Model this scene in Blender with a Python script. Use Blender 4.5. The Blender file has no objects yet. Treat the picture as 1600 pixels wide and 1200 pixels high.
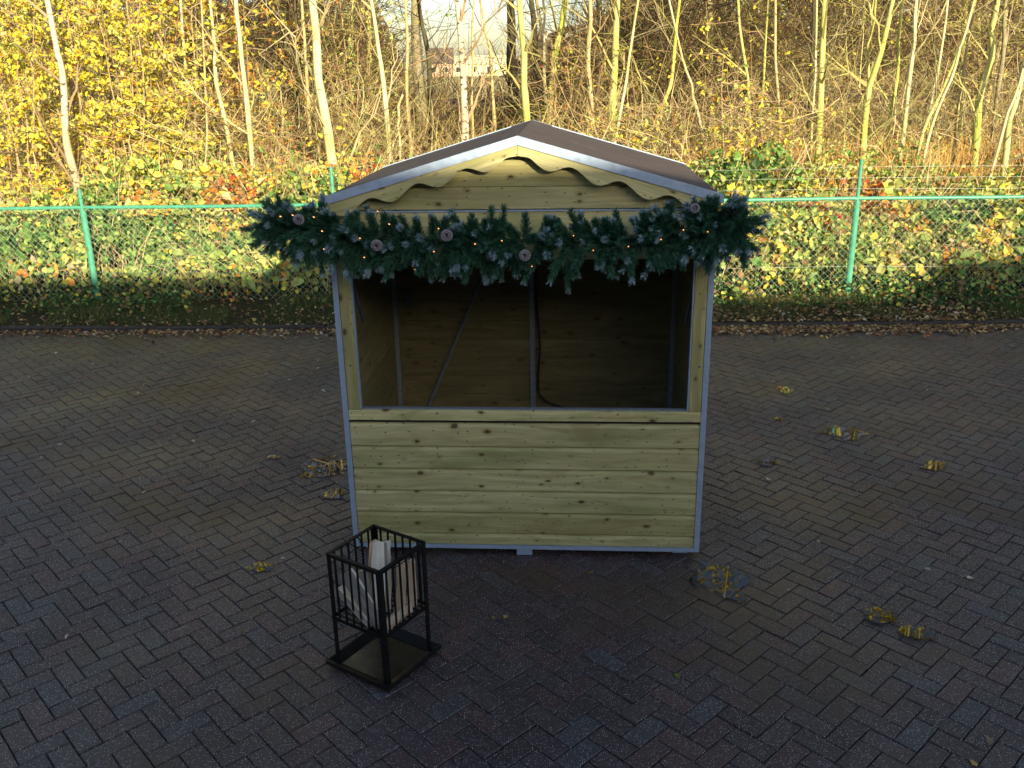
import bpy, math, random
import numpy as np
from math import radians as rad
random.seed(7)
rng = np.random.default_rng(7)
S = bpy.context.scene
C = S.collection

# ------------------------------------------------------------------ camera
CAM_H, FPX, PITCH, ROLL = 2.65, 1404.65, .3331, -.0185
fw = np.array([0, math.cos(PITCH), -math.sin(PITCH)])
up = np.array([0, math.sin(PITCH), math.cos(PITCH)])
rt = np.array([1., 0, 0])
_s, _c = math.sin(ROLL), math.cos(ROLL)
cr, cu = _c*rt + _s*up, -_s*rt + _c*up
cam = bpy.data.cameras.new('camera')
co = bpy.data.objects.new('camera', cam)
C.objects.link(co)
import mathutils
M = mathutils.Matrix(((cr[0], cu[0], -fw[0], 0), (cr[1], cu[1], -fw[1], 0), (cr[2], cu[2], -fw[2], CAM_H), (0, 0, 0, 1)))
co.matrix_world = M
cam.sensor_width = 36
cam.lens = FPX/1600*36
cam.clip_start = .05
cam.clip_end = 2000
S.camera = co

# ------------------------------------------------------------------ light
SUN_EL, SUN_AZ = 15.4, 20.0        # from behind the camera and to its right
w = bpy.data.worlds.new('World')
S.world = w
w.use_nodes = True
wn = w.node_tree
bg = wn.nodes['Background']
sky = wn.nodes.new('ShaderNodeTexSky')
sky.sky_type = 'NISHITA'
sky.sun_disc = False
sky.sun_elevation = rad(SUN_EL)
sky.sun_rotation = rad(180-SUN_AZ)
sky.air_density = 1.0
sky.dust_density = 1.6
sky.ozone_density = 1.0
wn.links.new(sky.outputs[0], bg.inputs[0])
bg.inputs[1].default_value = .115
sl = bpy.data.lights.new('sun', 'SUN')
sl.energy = 5.0
sl.angle = rad(.5)
sl.color = (1, .83, .54)
so = bpy.data.objects.new('sun', sl)
C.objects.link(so)
el, az = rad(SUN_EL), rad(SUN_AZ)
to_sun = mathutils.Vector((math.sin(az)*math.cos(el), -math.cos(az)*math.cos(el), math.sin(el)))
so.rotation_euler = (-to_sun).to_track_quat('-Z', 'Y').to_euler()
S.view_settings.view_transform = 'Standard'
S.view_settings.look = 'None'
S.view_settings.gamma = 1
S.view_settings.exposure = .98
S.render.engine = 'CYCLES'
S.cycles.max_bounces = 6
S.cycles.diffuse_bounces = 3
S.cycles.glossy_bounces = 3
S.cycles.transparent_max_bounces = 8
S.cycles.use_denoising = True

def ray(px, py):
    a, b = px-800, py-600
    X, Y = _c*a+_s*b, -_s*a+_c*b
    return fw + rt*X/FPX - up*Y/FPX
def at(px, py, y):                       # point of the photo at a given distance y
    d = ray(px, py)
    return d*(y/d[1]) + np.array([0, 0, CAM_H])
def gp(px, py, z=0.):
    d = ray(px, py)
    return d*((z-CAM_H)/d[2]) + np.array([0, 0, CAM_H])

# ------------------------------------------------------------------ tagging
def tag(o, label=None, cat=None, group=None, kind=None):
    if label: o['label'] = label
    if cat: o['category'] = cat
    if group: o['group'] = group
    if kind: o['kind'] = kind
    return o
def empty(name, loc=(0, 0, 0), rz=0, label=None, cat=None, group=None):
    o = bpy.data.objects.new(name, None)
    C.objects.link(o)
    o.location = loc
    o.rotation_euler = (0, 0, rz)
    return tag(o, label, cat, group)

# ------------------------------------------------------------------ mesh building
class MB:
    """collects polygons; mat index, grain coordinates (gc) and colour per vertex"""
    def __init__(s):
        s.v, s.f, s.m, s.gc, s.col, s.n = [], [], [], [], [], 0
    def add(s, V, F, mat=0, gc=None, col=(1, 1, 1)):
        V = np.asarray(V, float)
        s.v.append(V)
        F = np.asarray(F, int)
        s.f.append(F + s.n)
        s.m.append(np.full(len(F), mat) if np.isscalar(mat) else np.asarray(mat))
        s.gc.append(np.asarray(gc, float) if gc is not None else V.copy())
        c = np.asarray(col, float)
        s.col.append(np.tile(c, (len(V), 1)) if c.ndim == 1 else c)
        s.n += len(V)
        return s
    def box(s, a, b, mat=0, grain=0, seed=None, rot=None):
        a, b = np.minimum(a, b), np.maximum(a, b)
        V = np.array([[x, y, z] for x in (a[0], b[0]) for y in (a[1], b[1]) for z in (a[2], b[2])], float)
        G = V.copy()
        if grain == 1: G = V[:, [1, 2, 0]]
        elif grain == 2: G = V[:, [2, 0, 1]]
        else: G = V[:, [0, 2, 1]]
        G = G + (np.array([seed*3.71, seed*1.37, seed*.53]) if seed is not None else 0)
        if rot is not None:
            R, p = rot
            V = V@np.asarray(R).T + np.asarray(p)
        return s.add(V, [[0, 1, 3, 2], [4, 6, 7, 5], [0, 4, 5, 1], [2, 3, 7, 6], [0, 2, 6, 4], [1, 5, 7, 3]], mat, G)
    def extr(s, prof, x0, x1, axis=0, mat=0, seed=0):
        """profile [(v,z)] extruded along u (axis 0) or [(u,z)] along v (axis 1)"""
        n = len(prof)
        P = np.array(prof, float)
        V = []
        for x in (x0, x1):
            for p in P:
                V.append((x, p[0], p[1]) if axis == 0 else (p[0], x, p[1]))
        V = np.array(V)
        for i in range(n):
            j = (i+1) % n
            q = [[i, j, j+n, i+n]]
            G = np.stack([V[:, axis], V[:, 2], V[:, 1-axis]], 1) + np.array([seed*3.71, seed*1.37, seed*.53])
            if i == 0: s.add(V, q, mat, G)
            else:
                s.f.append(np.array(q)+s.n-2*n)
                s.m.append(np.array([mat]))
        s.caps = getattr(s, 'caps', [])
        s.caps.append((list(range(s.n-2*n, s.n-n)), mat))
        s.caps.append((list(range(s.n-1, s.n-n-1, -1)), mat))
        return s
    def tube(s, P, R, sides=8, mat=0, col=(1, 1, 1)):
        V, F, Cc = tubes(np.array([P], float), np.array([R if hasattr(R, '__len__') else [R]*len(P)], float), sides, np.array([col]))
        return s.add(V, F, mat, None, Cc)
    def cyl(s, a, b, r, sides=12, mat=0, cap=True):
        a, b = np.array(a, float), np.array(b, float)
        base = s.n
        s.tube([a, b], r, sides, mat)
        if cap:
            s.caps = getattr(s, 'caps', [])
            s.caps.append((list(range(base, base+sides))[::-1], mat))
            s.caps.append((list(range(base+sides, base+2*sides)), mat))
        return s
    def build(s, name, mats, parent=None, smooth=False, bevel=0, loc=None):
        if not isinstance(mats, (list, tuple)): mats = [mats]
        V = np.concatenate(s.v)
        me = bpy.data.meshes.new(name)
        counts, loops, mi = [], [], []
        for F, m in zip(s.f, s.m):
            counts.append(np.full(len(F), F.shape[1])); loops.append(F.ravel()); mi.append(m)
        for c, m in getattr(s, 'caps', []):
            counts.append(np.array([len(c)])); loops.append(np.array(c)); mi.append(np.array([m]))
        counts = np.concatenate(counts); loops = np.concatenate(loops); mi = np.concatenate(mi)
        me.vertices.add(len(V)); me.vertices.foreach_set('co', V.ravel())
        me.loops.add(len(loops)); me.loops.foreach_set('vertex_index', loops.astype(np.int32))
        me.polygons.add(len(counts))
        me.polygons.foreach_set('loop_start', np.concatenate([[0], np.cumsum(counts)[:-1]]).astype(np.int32))
        me.polygons.foreach_set('material_index', mi.astype(np.int32))
        me.polygons.foreach_set('use_smooth', np.full(len(counts), bool(smooth)))
        me.update(calc_edges=True)
        a = me.attributes.new('gc', 'FLOAT_VECTOR', 'POINT')
        a.data.foreach_set('vector', np.concatenate(s.gc).astype(np.float32).ravel())
        cc = np.concatenate(s.col)
        a = me.attributes.new('Col', 'FLOAT_COLOR', 'POINT')
        a.data.foreach_set('color', np.concatenate([cc, np.ones((len(cc), 1))], 1).astype(np.float32).ravel())
        for m in mats: me.materials.append(m)
        o = bpy.data.objects.new(name, me)
        C.objects.link(o)
        if parent is not None: o.parent = parent
        if loc is not None: o.location = loc
        if bevel:
            b = o.modifiers.new('bevel', 'BEVEL'); b.width = bevel; b.segments = 2; b.limit_method = 'ANGLE'
        return o

def tubes(P, R, sides=3, col=None, refv=None):
    """P (N,K,3) polylines, R (N,K) radii -> verts, quads, colours"""
    N, K, _ = P.shape
    T = np.gradient(P, axis=1)
    T /= np.linalg.norm(T, axis=2, keepdims=True)+1e-9
    ref = np.where(np.abs(T[:, :1, 2:3]) > .9, np.array([1., 0, 0]), np.array([0, 0, 1.]))
    if refv is not None: ref = np.array(refv, float)
    A = np.cross(T, np.broadcast_to(ref, T.shape)); A /= np.linalg.norm(A, axis=2, keepdims=True)+1e-9
    B = np.cross(T, A)
    an = np.arange(sides)*2*math.pi/sides
    V = P[:, :, None] + R[:, :, None, None]*(np.cos(an)[None, None, :, None]*A[:, :, None]+np.sin(an)[None, None, :, None]*B[:, :, None])
    idx = np.arange(N*K*sides).reshape(N, K, sides)
    nx = np.roll(idx, -1, axis=2)
    F = np.stack([idx[:, :-1], nx[:, :-1], nx[:, 1:], idx[:, 1:]], -1).reshape(-1, 4)
    if col is None: col = np.ones((N, 3))
    return V.reshape(-1, 3), F, np.repeat(col, K*sides, axis=0)

def unit(v): return v/(np.linalg.norm(v, axis=-1, keepdims=True)+1e-9)
def leaves(Cn, size, col, face=None, bias=.0, ratio=.62):
    """bent four-point leaves at centres Cn; face = preferred normal"""
    N = len(Cn)
    n = rng.normal(size=(N, 3))
    if face is not None: n = unit(n)+np.asarray(face)*bias
    n = unit(n)
    t = unit(np.cross(n, rng.normal(size=(N, 3))))
    b = np.cross(n, t)
    L = np.asarray(size).reshape(-1, 1)*np.ones((N, 1))
    W = L*ratio*rng.uniform(.75, 1.15, (N, 1))
    fold = L*rng.uniform(-.05, .28, (N, 1))
    j = lambda: rng.uniform(.8, 1.2, (N, 1))
    v0 = Cn-t*L*.5; v3 = Cn+t*L*.5-n*L*rng.uniform(-.1, .3, (N, 1))
    l1 = Cn+b*W*.46*j()+n*fold-t*L*.26; l2 = Cn+b*W*.42*j()+n*fold+t*L*.12*j()
    r1 = Cn-b*W*.46*j()+n*fold-t*L*.26; r2 = Cn-b*W*.42*j()+n*fold+t*L*.12*j()
    V = np.stack([v0, l1, l2, v3, r2, r1], 1).reshape(-1, 3)
    i = np.arange(N)*6
    F = np.concatenate([np.stack([i, i+1, i+2, i+3], 1), np.stack([i, i+3, i+4, i+5], 1)])
    return V, F, np.repeat(col, 6, axis=0)
def palette(n, cols, wts, jit=.15):
    cols = np.array(cols, float); wts = np.array(wts, float)/sum(wts)
    c = cols[rng.choice(len(cols), n, p=wts)]
    return np.clip(c*rng.uniform(1-jit*1.6, 1+jit, (n, 1))*rng.uniform(1-jit*.5, 1+jit*.5, (n, 3)), 0, 1)
def vnoise(x, y, sc, seed=0):
    r = np.random.default_rng(seed+1000).random((128, 128))
    x, y = np.asarray(x)/sc+40, np.asarray(y)/sc+40
    i, j = np.floor(x).astype(int), np.floor(y).astype(int)
    fx, fy = x-i, y-j
    fx, fy = fx*fx*(3-2*fx), fy*fy*(3-2*fy)
    g = lambda a, b: r[a % 128, b % 128]
    return (g(i, j)*(1-fx)+g(i+1, j)*fx)*(1-fy)+(g(i, j+1)*(1-fx)+g(i+1, j+1)*fx)*fy

# ------------------------------------------------------------------ materials
class Mat:
    def __init__(s, name, rough=.6, metal=0, spec=.5):
        s.m = bpy.data.materials.new(name); s.m.use_nodes = True
        s.t = s.m.node_tree; s.b = s.t.nodes['Principled BSDF']
        s.b.inputs['Roughness'].default_value = rough
        s.b.inputs['Metallic'].default_value = metal
        s.b.inputs['Specular IOR Level'].default_value = spec
    def n(s, typ, ins=None, **kw):
        nd = s.t.nodes.new(typ)
        for k, v in kw.items(): setattr(nd, k, v)
        for k, v in (ins or {}).items(): s.put(nd.inputs[k], v)
        return nd
    def put(s, sock, v):
        if isinstance(v, bpy.types.NodeSocket): s.t.links.new(v, sock)
        elif isinstance(v, (tuple, list)) and sock.type == 'RGBA' and len(v) == 3: sock.default_value = (*v, 1)
        else: sock.default_value = v
    def attr(s, name): return s.n('ShaderNodeAttribute', attribute_name=name)
    def obj(s): return s.n('ShaderNodeTexCoord').outputs['Object']
    def pos(s): return s.n('ShaderNodeNewGeometry').outputs['Position']
    def mapv(s, v, scale=(1, 1, 1), loc=(0, 0, 0), rot=(0, 0, 0)):
        return s.n('ShaderNodeMapping', {'Vector': v, 'Scale': scale, 'Location': loc, 'Rotation': rot}).outputs[0]
    def noise(s, v, sc, det=4, ro=.55, dist=0):
        return s.n('ShaderNodeTexNoise', {'Vector': v, 'Scale': sc, 'Detail': det, 'Roughness': ro, 'Distortion': dist}).outputs['Fac']
    def vor(s, v, sc, feat='F1', out='Distance', dim='3D'):
        return s.n('ShaderNodeTexVoronoi', {'Vector': v, 'Scale': sc}, feature=feat, voronoi_dimensions=dim).outputs[out]
    def ramp(s, f, stops):
        nd = s.n('ShaderNodeValToRGB', {'Fac': f})
        e = nd.color_ramp.elements
        while len(e) < len(stops): e.new(.5)
        for k, (p, c) in zip(e, stops):
            k.position = p; k.color = (*c, 1) if hasattr(c, '__len__') else (c, c, c, 1)
        return nd.outputs[0]
    def mix(s, f, a, b, mode='MIX'):
        nd = s.n('ShaderNodeMix', data_type='RGBA', blend_type=mode)
        s.put(nd.inputs[0], f); s.put(nd.inputs[6], a); s.put(nd.inputs[7], b)
        return nd.outputs[2]
    def math(s, op, a, b=0, c=0):
        nd = s.n('ShaderNodeMath', operation=op)
        s.put(nd.inputs[0], a); s.put(nd.inputs[1], b); s.put(nd.inputs[2], c)
        return nd.outputs[0]
    def bump(s, h, st=.3, d=.01):
        s.put(s.b.inputs['Normal'], s.n('ShaderNodeBump', {'Height': h, 'Strength': st, 'Distance': d}).outputs[0]); return s
    def base(s, c): s.put(s.b.inputs['Base Color'], c); return s
    def rough(s, c): s.put(s.b.inputs['Roughness'], c); return s

def wood(name, a, b, knot=(.10, .055, .02), dark=.5, streak=(.2, .25, .08)):
    m = Mat(name, .62, spec=.35)
    g = m.attr('gc').outputs['Vector']
    wob = m.noise(m.mapv(g, (1.2, 3, 3)), 1.0, 2)
    gg = m.n('ShaderNodeVectorMath', {0: g, 1: m.n('ShaderNodeCombineXYZ', {'Y': m.math('MULTIPLY', wob, .12)}).outputs[0]}, operation='ADD').outputs[0]
    fine = m.noise(m.mapv(gg, (3, 90, 90)), 1.0, 5, .6)
    ring = m.noise(m.mapv(gg, (.9, 22, 22)), 1.0, 3, .5, .6)
    col = m.mix(m.ramp(ring, [(.3, 0), (.7, 1)]), a, b)
    col = m.mix(m.ramp(fine, [(.35, .0), (.75, .55)]), col, tuple(x*dark for x in a))
    big = m.noise(m.mapv(gg, (1.6, 6, 6), (3, 1, 2)), 1.0, 3)
    col = m.mix(m.ramp(big, [(.50, 0), (.68, .7)]), col, streak)
    brn = m.noise(m.mapv(gg, (2.6, 3.2, 6), (7, 5, 2)), 1.0, 4, .6)
    col = m.mix(m.ramp(brn, [(.60, 0), (.72, .55)]), col, (.27, .19, .085))
    # knots: cells stretched along the board
    bt = m.n('ShaderNodeSeparateXYZ', {0: g}).outputs[2]
    bt = m.noise(m.n('ShaderNodeCombineXYZ', {'X': bt}).outputs[0], 1.9, 1)
    col = m.mix(1.0, col, m.ramp(bt, [(.3, .70), (.7, 1.25)]), 'MULTIPLY')
    mid = m.noise(m.mapv(gg, (2.2, 14, 14), (9, 1, 2)), 1.0, 4, .6, .8)
    col = m.mix(m.ramp(mid, [(.50, 0), (.72, .75)]), col, tuple(x*.60 for x in a))
    kv = m.mapv(gg, (5.4, 9.5, 0))
    kd = m.vor(kv, 1.0, dim='2D'); kc = m.n('ShaderNodeSeparateColor', {0: m.vor(kv, 1.0, out='Color', dim='2D')}).outputs[0]
    rr = m.math('MULTIPLY', m.math('MAXIMUM', m.math('SUBTRACT', kc, .22), -.2), .17)
    nz = m.math('MULTIPLY', m.noise(g, 45, 3, .7), .10)
    dd = m.math('SUBTRACT', m.math('ADD', kd, nz), rr)
    kn = m.ramp(dd, [(0.0, 1), (.035, 0)])
    halo = m.ramp(dd, [(0, .7), (.13, 0)])
    col = m.mix(halo, col, tuple(x*.42 for x in a))
    col = m.mix(kn, col, knot)
    # small flecks
    k2 = m.vor(m.mapv(gg, (14, 26, 0), (5, 5, 0)), 1.0, dim='2D')
    c2 = m.n('ShaderNodeSeparateColor', {0: m.vor(m.mapv(gg, (14, 26, 0), (5, 5, 0)), 1.0, out='Color', dim='2D')}).outputs[1]
    f2 = m.math('MULTIPLY', m.ramp(k2, [(.05, 1), (.11, 0)]), m.ramp(c2, [(.60, 0), (.66, .85)]))
    col = m.mix(f2, col, knot)
    m.base(col)
    m.bump(m.math('ADD', fine, m.math('MULTIPLY', kn, -.6)), .25, .003)
    return m.m
M_wood = wood('treated_pine', (.42, .395, .185), (.60, .57, .31))
M_wood2 = wood('treated_pine_greener', (.36, .35, .15), (.49, .465, .22), streak=(.28, .22, .09))
M_wood_shade = wood('shade_darkened_pine', (.14, .125, .06), (.20, .175, .085), streak=(.22, .2, .1))  # same boards, albedo lowered to put the interior's shade in the colour
M_wood_halfshade = wood('halfshade_pine', (.25, .225, .11), (.33, .30, .15), streak=(.2, .2, .1))  # same pine again, with the milder shade of the side walls coloured in
M_wood_o = wood('orange_pine', (.50, .33, .14), (.55, .40, .2))

m = Mat('galvanised_steel', .42, .35)
g = m.obj()
m.base(m.ramp(m.noise(g, 25, 4), [(.3, (.33, .44, .62)), (.7, (.40, .52, .72))]))
m.rough(m.ramp(m.noise(g, 30), [(.3, .32), (.7, .55)]))
M_galv = m.m
m = Mat('shade_darkened_steel', .5, .3); m.base(m.ramp(m.noise(m.obj(), 40), [(.3, (.18, .22, .28)), (.7, (.27, .32, .40))])); M_galv_shade = m.m  # galvanised steel darkened to carry the booth's inside shade in its colour
m = Mat('dark_steel_rod', .4, .6); m.base((.10, .12, .15)); M_rod = m.m
m = Mat('black_lacquer', .45, 0, .25)
m.base(m.ramp(m.noise(m.obj(), 22, 5), [(.35, (.004, .004, .0045)), (.75, (.010, .009, .0085))]))
m.rough(m.ramp(m.noise(m.obj(), 14, 4), [(.3, .35), (.7, .6)]))
M_black = m.m
m = Mat('black_rubber', .5); m.base((.012, .012, .013)); M_rub = m.m
m = Mat('screw_metal', .25, 1); m.base((.8, .8, .8)); M_screw = m.m
m = Mat('roof_felt', .9, 0, .25)
g = m.obj()
c = m.mix(m.ramp(m.noise(g, 420, 2), [(.4, 0), (.7, .7)]), (.085, .068, .066), (.17, .14, .135))
c = m.mix(m.ramp(m.noise(g, 3.5, 4), [(.4, 0), (.75, .55)]), c, (.07, .062, .062))
c = m.mix(m.ramp(m.noise(m.mapv(g, (1, .35, 1), (4, 0, 0)), 9, 3), [(.60, 0), (.68, .4)]), c, (.15, .13, .12))
m.base(c).bump(m.math('ADD', m.noise(g, 400, 2), m.math('MULTIPLY', m.noise(g, 5, 2), 3)), .5, .004)
M_felt = m.m

def leafmat(name, rough=.5, trans=.35, spec=.4):
    m = Mat(name, rough, spec=spec)
    c = m.attr('Col').outputs['Color']
    m.base(c)
    tr = m.n('ShaderNodeBsdfTranslucent', {'Color': c}).outputs[0]
    mx = m.n('ShaderNodeMixShader', {0: trans, 1: m.b.outputs[0], 2: tr}).outputs[0]
    m.t.links.new(mx, m.t.nodes['Material Output'].inputs[0])
    return m.m
M_leaf = leafmat('autumn_leaf')
M_blade = leafmat('grass_blade', .6, .3, .25)
M_litter = leafmat('fallen_leaf', .7, .1, .25)
m = Mat('twig_bark', .8, spec=.2); m.base(m.attr('Col').outputs['Color']); M_twig = m.m
m = Mat('needle', .55, spec=.35); m.base(m.attr('Col').outputs['Color']); M_needle = m.m

def bark(name, a, b, moss, spots=.0, sc=1.):
    m = Mat(name, .85, spec=.15)
    g = m.obj()
    n1 = m.noise(m.mapv(g, (14*sc, 14*sc, 5*sc)), 1, 5, .65)
    c = m.mix(m.ramp(n1, [(.35, 0), (.65, 1)]), a, b)
    n2 = m.noise(m.mapv(g, (3, 3, 1.3), (2, 7, 1)), 1, 4)
    c = m.mix(m.ramp(n2, [(.42, 0), (.62, .9)]), c, moss)
    n3 = m.noise(m.mapv(g, (5, 5, 38)), 1, 3)
    c = m.mix(m.ramp(n3, [(.66, 0), (.72, .8)]), c, tuple(x*.25 for x in a))
    if spots:
        n4 = m.noise(m.mapv(g, (9, 9, 22), (4, 4, 4)), 1, 3)
        c = m.mix(m.ramp(n4, [(.58, 0), (.64, spots)]), c, (.06, .045, .03))
    m.base(c).bump(n1, .6, .01)
    return m.m
BK = {
 'pale': bark('bark_pale', (.50, .46, .30), (.62, .58, .42), (.42, .44, .16)),
 'green': bark('bark_algae', (.40, .38, .16), (.52, .50, .22), (.38, .44, .07)),
 'grey': bark('bark_grey', (.20, .17, .12), (.33, .29, .2), (.24, .25, .1)),
 'dark': bark('bark_dark', (.045, .038, .03), (.09, .075, .055), (.09, .09, .04)),
 'birch': bark('bark_blotched', (.50, .44, .34), (.60, .55, .46), (.38, .33, .2), .9),
 'tan': bark('bark_tan', (.40, .31, .17), (.5, .41, .25), (.4, .36, .15)),
}
TW = {'pale': (.44, .38, .22), 'green': (.36, .34, .13), 'grey': (.25, .2, .13), 'dark': (.10, .075, .055), 'birch': (.33, .24, .15), 'tan': (.38, .27, .14)}

# ------------------------------------------------------------------ ground
def terrain(y): return np.where(y < 9.6, -.03, np.where(y < 25, .02, .02+(np.clip(y, 25, 140)-25)*.018))
def kerb_y(x): return 9.53-.0449*x
ys = np.array([-60, -20, 0, 9.45, 9.6, 10, 11, 12, 13, 15, 17, 20, 25, 30, 40, 55, 70, 90, 110, 140, 200, 400, 900, 1500.])
xs = np.array([-1500, -500, -200, -100, -50, -25, -12, -6, 0, 6, 12, 25, 50, 100, 200, 500, 1500.])
V = []; 
for yy in ys:
    for xx in xs:
        V.append((xx, yy-.0449*xx*(abs(xx) < 51), float(terrain(np.array(yy)))))
F = [[j*len(xs)+i, j*len(xs)+i+1, (j+1)*len(xs)+i+1, (j+1)*len(xs)+i] for j in range(len(ys)-1) for i in range(len(xs)-1)]
m = Mat('soil_and_field', .95, spec=.1)
p = m.pos()
sep = m.n('ShaderNodeSeparateXYZ', {0: p})
Y = sep.outputs[1]
lit = m.ramp(m.noise(p, 9, 6, .7), [(.3, (.035, .024, .014)), (.5, (.11, .07, .035)), (.62, (.20, .12, .05)), (.75, (.10, .10, .03))])
fld = m.mix(m.noise(m.mapv(p, (.05, .3, 1)), 1, 5), (.42, .36, .15), (.62, .47, .22))
dark_band = m.mix(m.noise(m.mapv(p, (.2, 1, 1)), 1, 4), (.12, .085, .08), (.2, .14, .11))  # purple-brown band across the far field
edge = m.math('ADD', Y, m.math('MULTIPLY', m.noise(p, .12, 3), 4))
fld = m.mix(m.math('MULTIPLY', m.ramp(m.math('DIVIDE', edge, 200), [(.29, 0), (.30, 1)]), m.ramp(m.math('DIVIDE', edge, 200), [(.37, 1), (.38, 0)])), fld, dark_band)
c = m.mix(m.ramp(m.math('DIVIDE', edge, 100), [(.36, 0), (.42, 1)]), lit, fld)
sand = m.ramp(m.noise(p, 40, 4), [(.3, (.018, .014, .011)), (.7, (.04, .032, .026))])
c = m.mix(m.ramp(m.math('DIVIDE', m.math('ADD', Y, m.math('MULTIPLY', sep.outputs[0], .0449)), 20), [(.47, 0), (.475, 1)]), sand, c)
m.base(c).bump(m.noise(p, 14, 5), .6, .03)
tag(MB().add(V, F).build('ground', m.m), kind='structure')

# verge behind the kerb
X = np.linspace(-14, 14, 113); Yv = np.linspace(0, 1, 18)
V = []
for t in Yv:
    for x in X:
        y = kerb_y(x)+.10+t*3.4
        V.append((x, y, .028+.05*float(vnoise(x, y, .35, 3))*min(1, t*6)+.10*t+(.12*t*float(vnoise(x, y, 1.3, 4)))))
F = [[j*113+i, j*113+i+1, (j+1)*113+i+1, (j+1)*113+i] for j in range(17) for i in range(112)]
m = Mat('verge_soil', .95, spec=.12)
p = m.pos()
c = m.ramp(m.noise(p, 22, 6, .75), [(.3, (.016, .013, .008)), (.5, (.04, .034, .018)), (.6, (.04, .06, .02)), (.74, (.12, .08, .04))])
m.base(c).bump(m.noise(p, 30, 5), .8, .03)
tag(MB().add(V, F).build('verge', m.m, smooth=True), kind='structure')
def verge_z(x, y):
    t = np.clip((y-kerb_y(x)-.10)/3.4, 0, 1)
    return .028+.05*vnoise(x, y, .35, 3)*np.minimum(1, t*6)+.10*t+.12*t*vnoise(x, y, 1.3, 4)

# kerb of sunken concrete edging blocks
mb = MB()
m = Mat('kerb_concrete', .8, spec=.3)
m.base(m.ramp(m.noise(m.pos(), 16, 6, .7), [(.3, (.020, .018, .018)), (.7, (.065, .06, .058))])).bump(m.noise(m.pos(), 60, 4), .4, .004)
x = -14.
k = 0
while x < 14:
    j = random.uniform(-.004, .004)
    V0 = np.array([[x, kerb_y(x)+.0+j, -.02], [x+.985, kerb_y(x+.985)+j, -.02], [x+.985, kerb_y(x+.985)+.11+j, -.02], [x, kerb_y(x)+.11+j, -.02]])
    V1 = V0.copy(); V1[:, 2] = .036+random.uniform(-.008, .008)
    mb.add(np.concatenate([V0, V1]), [[0, 1, 5, 4], [1, 2, 6, 5], [2, 3, 7, 6], [3, 0, 4, 7], [4, 5, 6, 7]])
    x += .995; k += 1
tag(mb.build('kerb', m.m, bevel=.008), kind='structure')

# brick pavement: real herringbone bricks
BL, BW, J = .200, .100, .0042
def herring():
    cs, P = [], BW
    a = rad(45-2.5)
    ca, sa = math.cos(a), math.sin(a)
    out = []
    n = 185
    for i in range(-n, n):
        for j in range(-n, n):
            # horizontal brick starts where (i-j)%4==0, vertical brick where it is 3
            k = (i-j) % 4
            if k == 0: cx, cy, o = (i+1.)*P, (j+.5)*P, 0
            elif k == 3: cx, cy, o = (i+.5)*P, (j+1.)*P, 1
            else: continue
            X = ca*cx-sa*cy; Y = sa*cx+ca*cy+4.6
            if abs(X) < 10.5 and -1.6 < Y < kerb_y(X)-.06: out.append((X, Y, o))
    return np.array(out), a
B, ang = herring()
N = len(B)
a = ang + B[:, 2]*math.pi/2
ca, sa = np.cos(a), np.sin(a)
tilt = rng.normal(0, .0045, (N, 2)); zj = rng.normal(0, .0011, N)-.002
sag = -.006*np.clip(vnoise(B[:, 0], B[:, 1], .9, 8)-.5, 0, 1)*2
ring = []
for hx, hy, dz in ((BL/2-J/2, BW/2-J/2, -.03), (BL/2-J/2, BW/2-J/2, -.004), (BL/2-J/2-.004, BW/2-J/2-.004, 0)):
    for sx, sy in ((-1, -1), (1, -1), (1, 1), (-1, 1)):
        lx, ly = sx*hx, sy*hy
        ring.append(np.stack([B[:, 0]+ca*lx-sa*ly, B[:, 1]+sa*lx+ca*ly, zj+sag+dz+tilt[:, 0]*lx*2+tilt[:, 1]*ly*2], 1))
V = np.stack(ring, 1).reshape(-1, 3)
f = []
for r in (0, 1):
    for q in range(4): f.append([r*4+q, r*4+(q+1) % 4, r*4+4+(q+1) % 4, r*4+4+q])
f.append([8, 9, 10, 11])
F = (np.arange(N)[:, None, None]*12+np.array(f)[None]).reshape(-1, 4)
tone = rng.uniform(.48, .90, (N, 1))*np.array([[1.06, 1.0, .96]])
cb = np.where(rng.random((N, 1)) < .22, np.array([[.074, .036, .037]]), np.array([[.056, .037, .042]]))*tone
cb = np.where(rng.random((N, 1)) < .10, np.array([[.042, .038, .043]]), cb)
m = Mat('brick_paver', .6, spec=.5)
p = m.pos()
c = m.attr('Col').outputs['Color']
c = m.mix(1.0, c, m.ramp(m.noise(p, 55, 5, .7), [(.25, .6), (.75, 1.35)]), 'MULTIPLY')
# exposed pale grit, its white glitter put into the colour
v1 = m.vor(p, 120, dim='2D'); v1c = m.n('ShaderNodeSeparateColor', {0: m.vor(p, 120, out='Color', dim='2D')}).outputs[0]
c = m.mix(m.math('MULTIPLY', m.ramp(v1, [(.14, 1), (.27, 0)]), m.ramp(v1c, [(.72, 0), (.92, 1)])), c, (.62, .60, .62))
v2 = m.vor(p, 260, dim='2D'); v2c = m.n('ShaderNodeSeparateColor', {0: m.vor(p, 260, out='Color', dim='2D')}).outputs[1]
c = m.mix(m.math('MULTIPLY', m.ramp(v2, [(.2, 1), (.4, 0)]), m.ramp(v2c, [(.5, 0), (.85, 1)])), c, (.17, .16, .175))
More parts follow.
